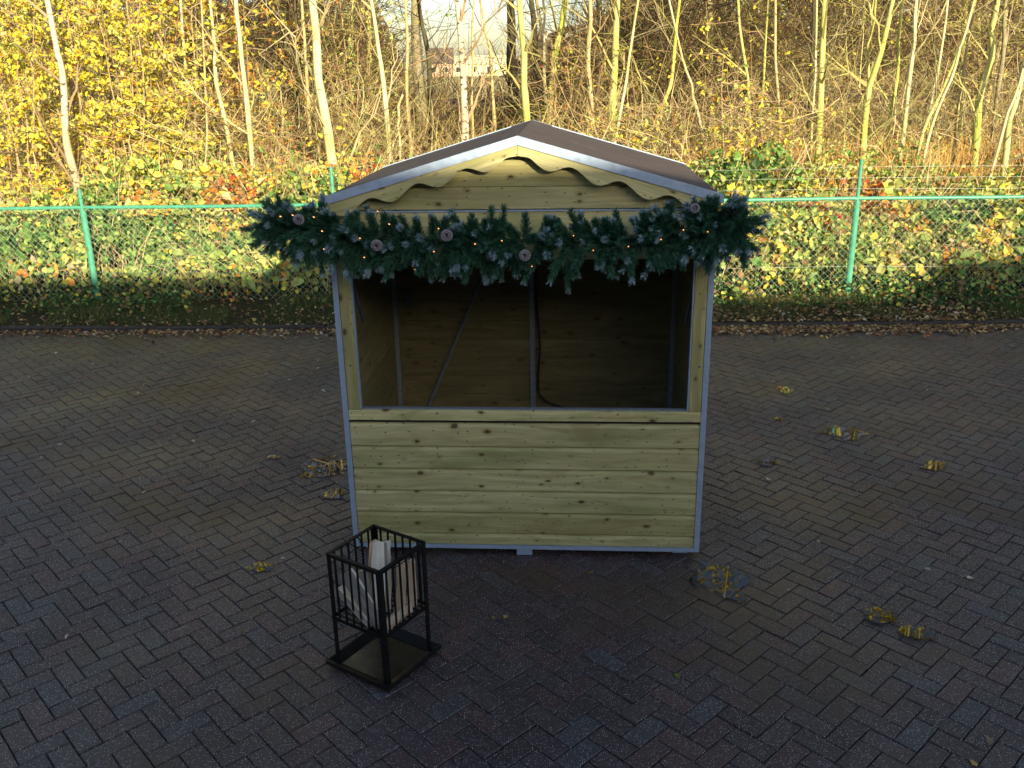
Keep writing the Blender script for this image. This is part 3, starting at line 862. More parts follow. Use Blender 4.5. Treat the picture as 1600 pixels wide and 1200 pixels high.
# local axes: x runs right/back, y runs left/back; camera looks at corner (-HS,-HS)
log((-.02, -.04, .29), (.085, .03, .580), .085, .055, L1, 'palest split log, standing tallest in the middle of the fire basket', .5, (4,))
log((.04, .08, .28), (.09, .075, .565), .06, .05, L2, 'brown standing log just left of the palest one, near the back corner', 2.2, (5,))
log((-.10, -.10, .272), (-.075, .12, .475), .066, .05, L1, 'upper grey-white log leaning on the left side of the basket', .4, (2, 3))
log((-.12, -.05, .272), (-.115, .138, .40), .06, .05, L1, 'lower grey-white log leaning on the left side of the basket', .9, (2,))
log((.03, -.10, .28), (.09, -.085, .51), .055, .045, L2, 'tan log standing inside the right side bars of the basket', 2.9, (3,))
log((.10, -.11, .275), (.125, -.10, .50), .045, .04, L3, 'pinkish narrow log at the far right corner of the basket', 1.5, (0,))
log((-.125, -.115, .278), (.06, -.13, .30), .05, .045, L3, 'short pink-ended log lying flat at the bottom of the basket', .3, (1,))
log((-.06, .0, .276), (-.02, .09, .46), .055, .05, L2, 'shadowed dark log leaning in the centre behind the grey ones', 1.1, (2, 3, 4))

# ------------------------------------------------------------------ fence
FA, FB_ = np.array([-5.07, 10.816]), np.array([3.985, 10.374])
fd = (FB_-FA)/3; fdu = unit(fd); fny = np.array([-fdu[1], fdu[0]])
m = Mat('green_paint', .42, 0, .5)
m.base(m.ramp(m.noise(m.obj(), 12, 5), [(.3, (.055, .27, .18)), (.7, (.085, .35, .25))]))
M_gp = m.m
m = Mat('green_wire', .4, 0, .5); m.base((.42, .62, .50)); M_gw = m.m
m = Mat('plain_wire', .35, .6); m.base((.30, .34, .31)); M_pw = m.m
fence = empty('chain_link_fence', (FA[0], FA[1], 0), 0, 'green chain link fence with tubular top rail and round posts in front of the brambles', 'fence')
def fo(i, off=0): q = FA+fd*i+fny*off-FA; return q
for i in range(-2, 7):
    q = fo(i)
    top_ = 1.44 if i == 0 else 1.66
    MB().cyl((q[0], q[1], 0), (q[0], q[1], 1.20), .036, 16).cyl((q[0], q[1], 1.20), (q[0], q[1], top_), .022, 14).build('post', M_gp, fence, smooth=False)
    a_ = fo(i); b_ = fo(i+1)
    if i < 6:
        P = curve([(a_[0], a_[1]-.0, 1.228), ((a_[0]+b_[0])/2, (a_[1]+b_[1])/2, 1.222), (b_[0], b_[1], 1.228)], 12)
        MB().tube(P, .0215, 12).build('top_rail', M_gp, fence, smooth=True)
a_ = fo(-2); b_ = fo(6)
for z in (1.34, 1.46, 1.58, .45):
    P = [];
    for i in range(-2, 7):
        q = fo(i, -.03); P.append((q[0], q[1], z))
        if i < 6:
            q2 = fo(i+.5, -.03); P.append((q2[0], q2[1], z-random.uniform(.002, .02)))
    MB().tube(P, .0019, 4).build('strand_wire', M_pw, fence, smooth=True)
# chain link: zigzag wires woven upright
LT = 24.1; sp_ = .042
nw = int(LT/sp_)
K = 30
zz = np.linspace(.05, 1.215, K)
s0 = -6.03
Pm = np.zeros((nw, K, 3))
for i in range(nw):
    off_ = np.where(np.arange(K) % 2 == 0, 0, sp_)
    # each wire zigzags between its own column and the next
    s_ = s0+i*sp_+(off_ if i % 2 == 0 else sp_-off_)
    dep = np.where((np.arange(K)+i) % 2 == 0, .003, -.003)
    Pm[i, :, 0] = fdu[0]*s_+fny[0]*dep; Pm[i, :, 1] = fdu[1]*s_+fny[1]*dep-.028; Pm[i, :, 2] = zz
Pm[:, :, 0] += .012*np.sin(np.arange(nw)*.7)[:, None]
V, F, cc = tubes(Pm, np.full((nw, K), .0018), 4, None, (fny[0], fny[1], 0))
MB().add(V, F).build('wire_mesh', M_gw, fence)

# ------------------------------------------------------------------ vegetation
GAP = lambda x, y: (x/y > -.115) & (x/y < .03)
# bramble bank
def bank_h(x, y):
    t = (y-(10.6-.049*x))
    h = np.interp(t, [-1.1, -.35, 0, .25, .7, 1.4, 3.2], [.05, .16, .34, .75, 1.0, 1.18, 1.25])
    return h*(.62+.75*vnoise(x, y, 1.1, 21))*(.82+.4*vnoise(x, y, .35, 22))
PAL = dict(g=(.15, .30, .07), lg=(.37, .48, .14), yg=(.58, .62, .18), y=(.76, .68, .11), o=(.66, .30, .06), r=(.52, .10, .035), b=(.32, .19, .09), p=(.60, .52, .30), yb=(.80, .70, .07), dg=(.04, .10, .03))
def bankcol(x, y, z, n):
    a_ = vnoise(x, y+z*.7, .9, 31); b_ = vnoise(x, y+z, .45, 32)
    c = palette(n, [PAL['g'], PAL['lg'], PAL['yg'], PAL['y'], PAL['b']], [20, 34, 28, 12, 6], .2)
    c2 = palette(n, [PAL['yg'], PAL['y'], PAL['o'], PAL['p'], PAL['lg']], [20, 32, 18, 12, 18], .2)
    c3 = palette(n, [PAL['o'], PAL['b'], PAL['r'], PAL['y'], PAL['p']], [32, 24, 12, 14, 18], .2)
    c4 = palette(n, [PAL['g'], PAL['lg'], PAL['dg']], [50, 38, 12], .2)
    k = a_[:, None]; q = b_[:, None]
    out = np.where(q > .66, c2, c); out = np.where((k > .76) & (q > .4), c3, out); out = np.where(k < .26, c4, out)
    return out
n = 88000
x = rng.uniform(-10, 10, n); y = 10.62-.049*x+rng.triangular(.0, .45, 3.2, n)
h = bank_h(x, y)
z = h*(1-rng.random(n)**2.0*.9)
cl = vnoise(x+.6*y, z*1.3+.4*y, .20, 25)*.6+vnoise(x, z+y, .42, 26)*.6
keep = (z > .02) & ~(GAP(x, y) & (z > 1.5)) & (rng.random(n) < np.clip((cl-.34)*5, .10, 1))
x, y, z = x[keep], y[keep], z[keep]; n = len(x)
Cn = np.stack([x, y, z+.05], 1)
V, F, cc = leaves(Cn, rng.uniform(.03, .08, n)*(.8+.6*vnoise(x, z+y, .6, 27)), bankcol(x, y, z, n), (0, -.7, .7), .9, .8)
mb = MB().add(V, F, 0, None, cc)
n3 = 2400
x = rng.uniform(-9, 9, n3); y = 10.53-.049*x-rng.uniform(0, .16, n3); z = rng.random(n3)*1.15
k3 = (vnoise(x, z, .32, 28) > .60) | (z < .3)
x, y, z = x[k3], y[k3], z[k3]
V, F, cc = leaves(np.stack([x, y, z+.05], 1), rng.uniform(.035, .085, len(x)), bankcol(x, y, z, len(x)), (0, -.8, .6), 1.0, .85)
mb.add(V, F, 0, None, cc)
# big bramble leaves here and there
n2 = 2600
x = rng.uniform(-9, 9, n2); y = 10.62-.049*x+rng.uniform(-.02, 1.2, n2); z = bank_h(x, y)*rng.uniform(.5, 1.1, n2)
V, F, cc = leaves(np.stack([x, y, z+.06], 1), rng.uniform(.09, .14, n2), bankcol(x, y, z, n2), (0, -.8, .5), 1.3, .85)
mb.add(V, F, 0, None, cc)
tag(mb.build('bramble_leaves', M_leaf), 'dense green, yellow and orange bramble leaves behind the chain link fence', 'brambles', kind='stuff')
n4 = 9000
x = rng.uniform(-9.5, 9.5, n4); y = rng.uniform(11.8, 13.6, n4)-.049*x
z = (1.0+.9*vnoise(x, y, 1.0, 91))*(1-rng.random(n4)**1.5*.7)
k4 = (vnoise(x, z*1.2+y, .5, 92) > .52) & ~(GAP(x, y) & (z > 1.3))
x, y, z = x[k4], y[k4], z[k4]
V, F, cc = leaves(np.stack([x, y, z], 1), rng.uniform(.03, .075, len(x)), bankcol(x, y, z, len(x)), (0, -.7, .7), .7, .75)
mb4 = MB().add(V, F, 0, None, cc)
tag(mb4.build('hedge_top_leaves', M_leaf), 'loose leafy growth rising above the brambles into the wood', 'brambles', kind='stuff')
# canes
n = 1700
x = rng.uniform(-9.5, 9.5, n); y = 10.7-.049*x+rng.uniform(0, 2.2, n)
L = rng.uniform(.5, 1.5, n); a_ = rng.uniform(0, 2*math.pi, n)
t = np.linspace(0, 1, 6)
P = np.zeros((n, 6, 3))
hh = np.minimum(bank_h(x, y)*1.1, 1.7)
P[:, :, 0] = x[:, None]+np.cos(a_)[:, None]*L[:, None]*t*.8
P[:, :, 1] = np.maximum(y[:, None]+np.sin(a_)[:, None]*L[:, None]*t*.35, 10.66-.049*x[:, None])
P[:, :, 2] = hh[:, None]*np.sin(t*2.3)[None]*rng.uniform(.7, 1.15, (n, 1))+.03
R = np.linspace(.0055, .0025, 6)[None]*rng.uniform(.7, 1.3, (n, 1))
V, F, cc = tubes(P, R, 3, palette(n, [(.44, .33, .18), (.30, .19, .11), (.55, .46, .28), (.36, .18, .12)], [4, 2, 4, 1]))
tag(MB().add(V, F, 0, None, cc).build('bramble_canes', M_twig), 'tangle of arching brown bramble canes among the leaves', 'brambles', kind='stuff')

# verge: grass, ivy and fallen leaves
n = 48000
x = rng.uniform(-9, 9, n); t_ = rng.random(n)
y = kerb_y(x)+.12+t_*1.25
k = vnoise(x, y, .5, 41) > .36
x, y = x[k], y[k]; n = len(x)
z = verge_z(x, y)
H_ = rng.uniform(.03, .13, n)*(.5+1.1*vnoise(x, y, .4, 42))
an = rng.uniform(0, 2*math.pi, n); le = rng.normal(0, .03, (n, 2))
w2 = .0025
b0 = np.stack([x-np.cos(an)*w2, y-np.sin(an)*w2, z], 1); b1 = np.stack([x+np.cos(an)*w2, y+np.sin(an)*w2, z], 1)
tp = np.stack([x+le[:, 0], y+le[:, 1], z+H_], 1)
V = np.stack([b0, b1, tp], 1).reshape(-1, 3)
F = np.arange(n*3).reshape(-1, 3)
cg = palette(n, [(.07, .13, .035), (.12, .17, .05), (.26, .23, .11), (.04, .08, .025)], [4, 3, 2, 2])
tag(MB().add(V, F, 0, None, np.repeat(cg, 3, 0)).build('verge_grass', M_blade), 'short dark grass on the verge between kerb and fence', 'grass', kind='stuff')
n = 13000
x = rng.uniform(-9, 9, n); y = kerb_y(x)+.45+rng.random(n)**.7*.95
k = vnoise(x, y, .6, 43) > .30
x, y = x[k], y[k]; n = len(x)
z = verge_z(x, y)+rng.random(n)*(.05+.30*np.clip((y-kerb_y(x)-.5)/.8, 0, 1)*vnoise(x, y, .5, 44))
V, F, cc = leaves(np.stack([x, y, z+.01], 1), rng.uniform(.03, .06, n), palette(n, [PAL['g'], PAL['dg'], PAL['lg'], PAL['y'], PAL['b']], [16, 55, 4, 3, 16]), (0, -.5, .9), 1.2, .9)
tag(MB().add(V, F, 0, None, cc).build('ground_ivy', M_leaf), 'low ivy and weeds creeping over the verge at the foot of the fence', 'ivy', kind='stuff')
# fallen leaves
def flat_leaves(x, y, z, size, col, lift=.9):
    return leaves(np.stack([x, y, z], 1), size, col, (0, 0, 1), lift, .55)
n = 9000
x = np.where(rng.random(n) < .4, rng.uniform(1, 5.2, n), rng.uniform(-9.5, 9.5, n)); o_ = rng.normal(0, .11, n)
ext = np.where(x > 1, .10*vnoise(x, x*0, .8, 5), .03)
y = kerb_y(x)-.02-np.abs(o_)*(.6+1.2*vnoise(x, x*0, 1.1, 51)); 
sel = rng.random(n) < .5
y = np.where(sel, kerb_y(x)+.06+rng.random(n)**1.6*1.1, y)
z = np.where(y > kerb_y(x)+.1, verge_z(x, y)+.02, np.where(y > kerb_y(x), .042, .006))
LPAL = [(.30, .20, .10), (.42, .31, .17), (.55, .42, .16), (.16, .10, .06), (.40, .15, .06), (.5, .46, .36)]
V, F, cc = flat_leaves(x, y, z+rng.random(n)*.012, rng.uniform(.03, .065, n), palette(n, LPAL, [5, 4, 2, 6, 1, 1]), 1.6)
tag(MB().add(V, F, 0, None, cc).build('kerbside_leaf_litter', M_litter), 'drift of brown fallen leaves along the kerb', 'leaf litter', kind='stuff')
n = 150
x = rng.uniform(-6, 6, n); y = 9.4-rng.random(n)**1.5*7.2
k = ~((np.abs(x) < 1.15) & (y > 4.45) & (y < 6.2))
x, y = x[k], y[k]; n = len(x)
V, F, cc = flat_leaves(x, y, np.full(n, .008), rng.uniform(.018, .045, n), palette(n, [(.45, .40, .3), (.5, .36, .12), (.3, .2, .1), (.6, .58, .5), (.2, .24, .06)], [4, 3, 4, 3, 1]), 3)
mb = MB().add(V, F, 0, None, cc)
fx = [(505, 612, .05, (.62, .60, .52)), (452, 595, .035, (.6, .58, .5)), (497, 577, .03, (.6, .58, .5)), (105, 998, .035, (.5, .45, .35)), (408, 958, .035, (.16, .20, .05)), (1058, 1057, .045, (.16, .22, .03)), (1515, 905, .035, (.62, .56, .4)), (1200, 750, .05, (.5, .52, .45)), (225, 770, .04, (.55, .5, .4)), (95, 696, .05, (.5, .45, .36)), (1545, 1160, .05, (.25, .2, .12))]
for px, py, s_, c_ in fx:
    q = gp(px, py)
    V, F, cc = flat_leaves(np.array([q[0]]), np.array([q[1]]), np.array([.01]), np.array([s_]), np.array([c_]), 5)
    mb.add(V, F, 0, None, cc)
tag(mb.build('scattered_fallen_leaves', M_litter), 'small pale fallen leaves scattered over the brick paving', 'fallen leaves', kind='stuff')

# dry orange grass and ferns on the right
n = 9000
x = rng.uniform(2.6, 8.5, n); y = rng.uniform(12.6, 15.5, n)
k = vnoise(x, y, .9, 61) > .30
x, y = x[k], y[k]; n = len(x)
t = np.linspace(0, 1, 4); P = np.zeros((n, 4, 3)); le = rng.normal(0, .28, (n, 2)); H_ = rng.uniform(.8, 2.05, n)
P[:, :, 0] = x[:, None]+le[:, :1]*t**2; P[:, :, 1] = y[:, None]+le[:, 1:]*t**2; P[:, :, 2] = H_[:, None]*(t-.15*t**2)
V, F, cc = tubes(P, np.array([.005, .005, .004, .001])[None]*np.ones((n, 1)), 3, palette(n, [(.62, .38, .10), (.55, .28, .07), (.66, .48, .18), (.4, .22, .09)], [4, 3, 3, 2]))
tag(MB().add(V, F, 0, None, cc).build('dry_orange_grass', M_twig), 'stand of tall dry orange grass between the slender trunks on the right', 'dry grass', kind='stuff')

# thicket of bare twigs further back
def thicket(n, xr, yr, zr, Lr, r, name, label, pal, wts, upright=.6, dens=None, seed=0):
    x = rng.uniform(*xr, n); y = rng.uniform(*yr, n)
    x = x*(y/yr[0])**.5
    zmax = np.full(n, zr) if np.isscalar(zr) else zr(x, y)
    z = rng.random(n)**.85*zmax
    k = zmax > .15
    x, y, z = x[k], y[k], z[k]; n = len(x)
    K = 5; t = np.linspace(0, 1, K)
    d = unit(rng.normal(size=(n, 3))*np.array([1, .6, .6])+np.array([0, 0, upright]))
    L = rng.uniform(*Lr, (n, 1))
    bend = rng.normal(0, .3, (n, 3))
    P = np.stack([x, y, z], 1)[:, None]+d[:, None]*L[:, None]*t[None, :, None]+bend[:, None]*L[:, None]*(t**2)[None, :, None]
    P[:, 1:-1] += rng.normal(0, .02, (n, K-2, 3))
    P[:, :, 2] = np.maximum(P[:, :, 2], .02)
    R = np.linspace(1, .4, K)[None]*rng.uniform(.5, 1.5, (n, 1))*r
    V, F, cc = tubes(P, R, 3, palette(n, pal, wts, .25))
    mb = MB().add(V, F, 0, None, cc)
    return tag(mb.build(name, M_twig), label, 'thicket', kind='stuff')
BR_ = [(.13, .095, .05), (.25, .19, .085), (.06, .045, .03), (.33, .30, .10), (.16, .085, .045)]
def zright(x, y): a_ = x/y; return np.interp(a_, [-.7, -.42, -.2, -.13, -.11, .02, .06, .14, .22, .3, .8], [9, 8, 6, 3.4, 1.35, 1.3, 2.9, 4.2, 6.0, 9, 9])*(.75+.5*vnoise(x, y, 2.2, 70))
thicket(24000, (-11, 12), (16, 25), zright, (.4, 1.5), .0075, 'bare_thicket', 'brown tangle of bare twigs filling the wood behind the trunks', BR_, [5, 4, 4, 3, 2])
def znear(x, y): a_ = x/y; return np.interp(a_, [-.7, -.3, -.13, -.1, .02, .06, .2, .3, .8], [2.6, 2.4, 2.0, 1.55, 1.5, 1.9, 2.1, 2.2, 2.2])*(.7+.5*vnoise(x, y, 1.4, 71))
thicket(9000, (-8, 8.5), (12.5, 16), znear, (.3, 1.1), .0045, 'near_brushwood', 'low brushwood of thin bare stems just behind the brambles', [(.36, .29, .13), (.48, .42, .19), (.22, .16, .08), (.34, .18, .09), (.55, .50, .26)], [5, 4, 4, 2, 3], .9)
def zfar(x, y): a_ = x/y; return np.interp(a_, [-.7, -.15, -.115, .03, .10, .17, .25, .8], [10, 7, .6, .5, 3.6, 5.2, 9.5, 11])*(.8+.4*vnoise(x, y, 4, 72))
thicket(15000, (-22, 24), (27, 40), zfar, (1, 3.0), .016, 'far_thicket', 'dim brown mass of bare trees at the back of the wood', BR_, [4, 3, 6, 2, 3])
# withered leaves hanging in the thicket
n = 52000
y = rng.uniform(14.5, 26, n); x = rng.uniform(-.62, .62, n)*y
zm = zright(x, y)
z = rng.random(n)*zm
k = vnoise(x, z*1.5, .9, 81)*vnoise(x, y, 2.5, 82) > .20
x, y, z = x[k], y[k], z[k]; n = len(x)
lp_ = palette(n, [(.32, .17, .06), (.50, .36, .09), (.62, .56, .08), (.30, .10, .04), (.14, .09, .05), (.38, .42, .08)], [3, 3, 7, 1, 4, 4])
V, F, cc = leaves(np.stack([x, y, z+.3], 1), rng.uniform(.04, .075, n), lp_, (0, -1, 0), .3)
tag(MB().add(V, F, 0, None, cc).build('withered_leaves', M_leaf), 'withered brown and yellow leaves caught in the bare thicket', 'leaves', kind='stuff')
n = 9000
y = rng.uniform(12.4, 15.5, n); x = rng.uniform(-.6, .66, n)*y
zm = znear(x, y)*.95; z = rng.random(n)**.8*zm
k = (vnoise(x, z*1.4, .55, 83) > .50) & (vnoise(x, y, 1.5, 84) > .35)
x, y, z = x[k], y[k], z[k]; n = len(x)
V, F, cc = leaves(np.stack([x, y, z+.2], 1), rng.uniform(.04, .08, n), palette(n, [PAL['yb'], PAL['yg'], PAL['o'], PAL['b'], PAL['lg']], [6, 5, 3, 2, 3]), (0, -1, .3), .6)
tag(MB().add(V, F, 0, None, cc).build('brushwood_leaves', M_leaf), 'yellow and orange leaves still clinging to the low brushwood', 'leaves', kind='stuff')
# far woodland on the horizon
n = 22000
y = rng.uniform(130, 230, n); a_ = rng.uniform(-.75, .75, n); x = a_*y
zm = np.interp(a_, [-.8, -.14, -.105, .0, .03, .12, .8], [16, 10, .5, .5, 7, 12, 18])*(.5+.9*vnoise(x, y*0, 9, 90))
z = rng.random(n)*zm+2
k = zm > .9
V, F, cc = leaves(np.stack([x, y, z], 1)[k], rng.uniform(.8, 2.0, k.sum()), palette(int(k.sum()), [(.16, .12, .08), (.24, .18, .11), (.30, .24, .12)], [4, 3, 2]))
tag(MB().add(V, F, 0, None, cc).build('distant_wood', M_leaf), 'far brown woodland on the horizon beyond the field', 'wood', kind='stuff')

# house and barn across the field
def gabled(name, c0, wx, dy, hw, hr, wallm, roofm, label, rot=0, nwin=2):
    e = empty(name, c0, rot, label, 'house' if 'house' in name else 'barn')
    MB().box((-wx/2, 0, 0), (wx/2, dy, hw)).build('wall', wallm, e)
    o_ = .35
    V = [(-wx/2-o_, -o_, hw-.15), (wx/2+o_, -o_, hw-.15), (wx/2+o_, dy+o_, hw-.15), (-wx/2-o_, dy+o_, hw-.15), (-wx/2-o_, dy/2, hr), (wx/2+o_, dy/2, hr)]
    mb = MB(); mb.add(V, [[0, 1, 5, 4], [2, 3, 4, 5]]); mb.f.append(np.array([[0, 4, 3], [1, 2, 5]])); mb.m.append(np.array([0, 0])); mb.f.append(np.array([[3, 2, 1, 0]])); mb.m.append(np.array([0]))
    r_ = mb.build('roof', roofm, e)
    mg = Mat('far_glass', .1); mg.base((.03, .035, .04))
    for k in range(nwin):
        xx = -wx/2+(k+.5)*wx/nwin
        f_ = MB().box((xx-.6, -.06, .9), (xx+.6, -.001, 2.2)).build('window', M_far_w, e)
        MB().box((xx-.5, -.08, 1.0), (xx+.5, -.061, 2.1)).build('pane', mg.m, f_)
    return e, r_
m = Mat('far_white'); m.base((.7, .68, .62)); M_far_w = m.m
m = Mat('far_brick'); m.base(m.ramp(m.noise(m.obj(), 3), [(.3, (.30, .2, .14)), (.7, (.38, .27, .19))])); M_fb = m.m
m = Mat('far_roof'); m.base(m.ramp(m.noise(m.obj(), 2), [(.3, (.10, .08, .075)), (.7, (.15, .12, .11))])); M_fr = m.m
m = Mat('far_cream'); m.base(m.ramp(m.noise(m.obj(), 1), [(.3, (.62, .56, .38)), (.7, (.72, .66, .46))])); M_fc = m.m
q = at(687, 112, 215)
e, r_ = gabled('farm_house', (q[0], q[1], 2.05), 5.4, 7, 3.0, 6.3, M_fb, M_fr, 'distant brick house with dark steep roof across the field', 0, 2)
MB().box((1.0, 3.2, 5.6), (1.6, 3.9, 7.0)).build('chimney', M_fb, r_)
q = at(752, 112, 225)
gabled('barn', (q[0], q[1], 2.05), 14.5, 9, 2.8, 4.7, M_fc, M_fc, 'long low cream barn to the right of the distant house', 0, 4)

# ------------------------------------------------------------------ trees
def make_tree(name, label, P, r0, r1, kind, seed=0, nb=16, twl=1.0, leaf=None, group=None, cat='tree', zlo=.9, nleaf=0, lsize=(.06, .09), hleaf=0):
    """P: world polyline of the trunk from the ground up. Crown built from limbs and twigs."""
    rs = np.random.default_rng(seed)
    P = np.array(P, float)
    base = P[0].copy()
    root = empty(name, tuple(base), 0, label, cat, group)
    Q = curve(P-base, 26)
    if True:
        tt = np.linspace(0, 1, 26)
        wob = np.stack([np.interp(tt*9, np.arange(10), rs.normal(0, .018, 10)) for _ in range(2)], 1)*min(1, tt.size)
        Q[1:, :2] += wob[1:]
        R = (r0+(r1-r0)*tt**1.1)*(1+.05*rs.normal(size=26))
        R[0] *= 1.25
    mb = MB().tube(Q, list(R), 10 if r0 > .03 else 7)
    mb.build('trunk', BK[kind], root, smooth=True)
    Hh = Q[-1, 2]
    # limbs
    z0 = zlo
    br_P, br_R, ends = [], [], []
    for b in range(nb):
        f_ = (b+.5)/nb
        z = z0+(Hh-z0)*f_**.9+rs.normal(0, .1)
        z = np.clip(z, .3, Hh*.99)
        p0 = np.array([np.interp(z, Q[:, 2], Q[:, k]) for k in range(3)])
        a_ = rs.uniform(0, 2*math.pi)
        L = twl*rs.uniform(.5, 1.3)*(1.2-.5*f_)
        el_ = rs.uniform(.35, 1.15)
        d = np.array([math.cos(a_)*math.cos(el_), math.sin(a_)*math.cos(el_), math.sin(el_)])
        t = np.linspace(0, 1, 6)[:, None]
        bp = p0+d*L*t+np.array([0, 0, rs.uniform(-.25, .5)])*L*t**2+rs.normal(0, .03, (6, 3))*t*L
        rr = min(r0*.42, .03)*rs.uniform(.5, 1)*(1.15-.6*f_)
        br_P.append(bp); br_R.append(np.linspace(rr, rr*.25, 6))
        for s_ in range(rs.integers(3, 7)):
            u_ = rs.uniform(.25, 1)
            q0 = np.array([np.interp(u_*5, np.arange(6), bp[:, k]) for k in range(3)])
            d2 = unit(d+rs.normal(0, .7, 3)); L2 = L*rs.uniform(.25, .6)
            tp_ = q0+d2*L2*t+rs.normal(0, .05, 3)*t**2*L2
            br_P.append(tp_); br_R.append(np.linspace(rr*.4, rr*.12, 6)); ends.append(tp_)
            for s2 in range(2):
                q1 = tp_[rs.integers(2, 6)]; d3 = unit(d2+rs.normal(0, .7, 3)); L3 = L2*.5
                tp2 = q1+d3*L3*t
                br_P.append(tp2); br_R.append(np.linspace(rr*.22, rr*.08, 6)); ends.append(tp2)
    if br_P:
        bc = np.array(TW[kind])*rs.uniform(.7, 1.15, (len(br_P), 1))
        V, F, cc = tubes(np.array(br_P), np.maximum(np.array(br_R), .0022), 3, bc)
        MB().add(V, F, 0, None, cc).build('crown', M_twig, root)
    if hleaf and ends:          # golden leaves still hanging high in the crown
        E_ = np.array(ends).reshape(-1, 3); E_ = E_[E_[:, 2] > 4.3]
        if len(E_):
            c = E_[rs.integers(0, len(E_), hleaf)]+rs.normal(0, .12, (hleaf, 3))
            c = c[c[:, 2] > 4.2]
            V, F, cc = leaves(c, rs.uniform(.06, .11, len(c)), palette(len(c), *YL), (0, -1, .3), .5, .58)
            MB().add(V, F, 0, None, cc).build('top_foliage', M_leaf, root)
    if nleaf and ends:
        E_ = np.array(ends)
        i = rs.integers(0, len(E_), nleaf); j = rs.integers(1, 6, nleaf)
        c = E_[i, j]+rs.normal(0, .05, (nleaf, 3))
        V, F, cc = leaves(c, rs.uniform(*lsize, nleaf), palette(nleaf, *leaf), (0, -1, .3), .5, .58)
        MB().add(V, F, 0, None, cc).build('foliage', M_leaf, root)
    return root

def photo_trunk(pts, D, ext=8.5, gx=0):
    """pts: photo positions bottom to top on a trunk standing at distance D -> world polyline from ground to its top"""
    W = [at(px, py, D) for px, py in pts]
    d = unit(W[1]-W[0]); d[1] = 0
    b = W[0]-d*(W[0][2]/max(d[2], .3))
    b[2] = .0
    d2 = unit(W[-1]-W[-2])
    out = [b]+W
    top = W[-1].copy()
    hz = max(ext-top[2], .6)
    dd = d2*.7+np.array([0, 0, .3])
    out.append(top+dd*hz*.5/max(dd[2], .3)); out.append(out[-1]+np.array([dd[0]*.3, .05, 1])*hz*.5)
    return out
YL = ([PAL['yb'], PAL['y'], PAL['yg'], PAL['o'], PAL['p']], [10, 6, 5, 1.2, 1], .2)
YO = ([PAL['y'], PAL['o'], PAL['yb'], PAL['b']], [5, 4, 3, 2], .2)
YG = ([PAL['yg'], PAL['lg'], PAL['y']], [5, 4, 3], .2)
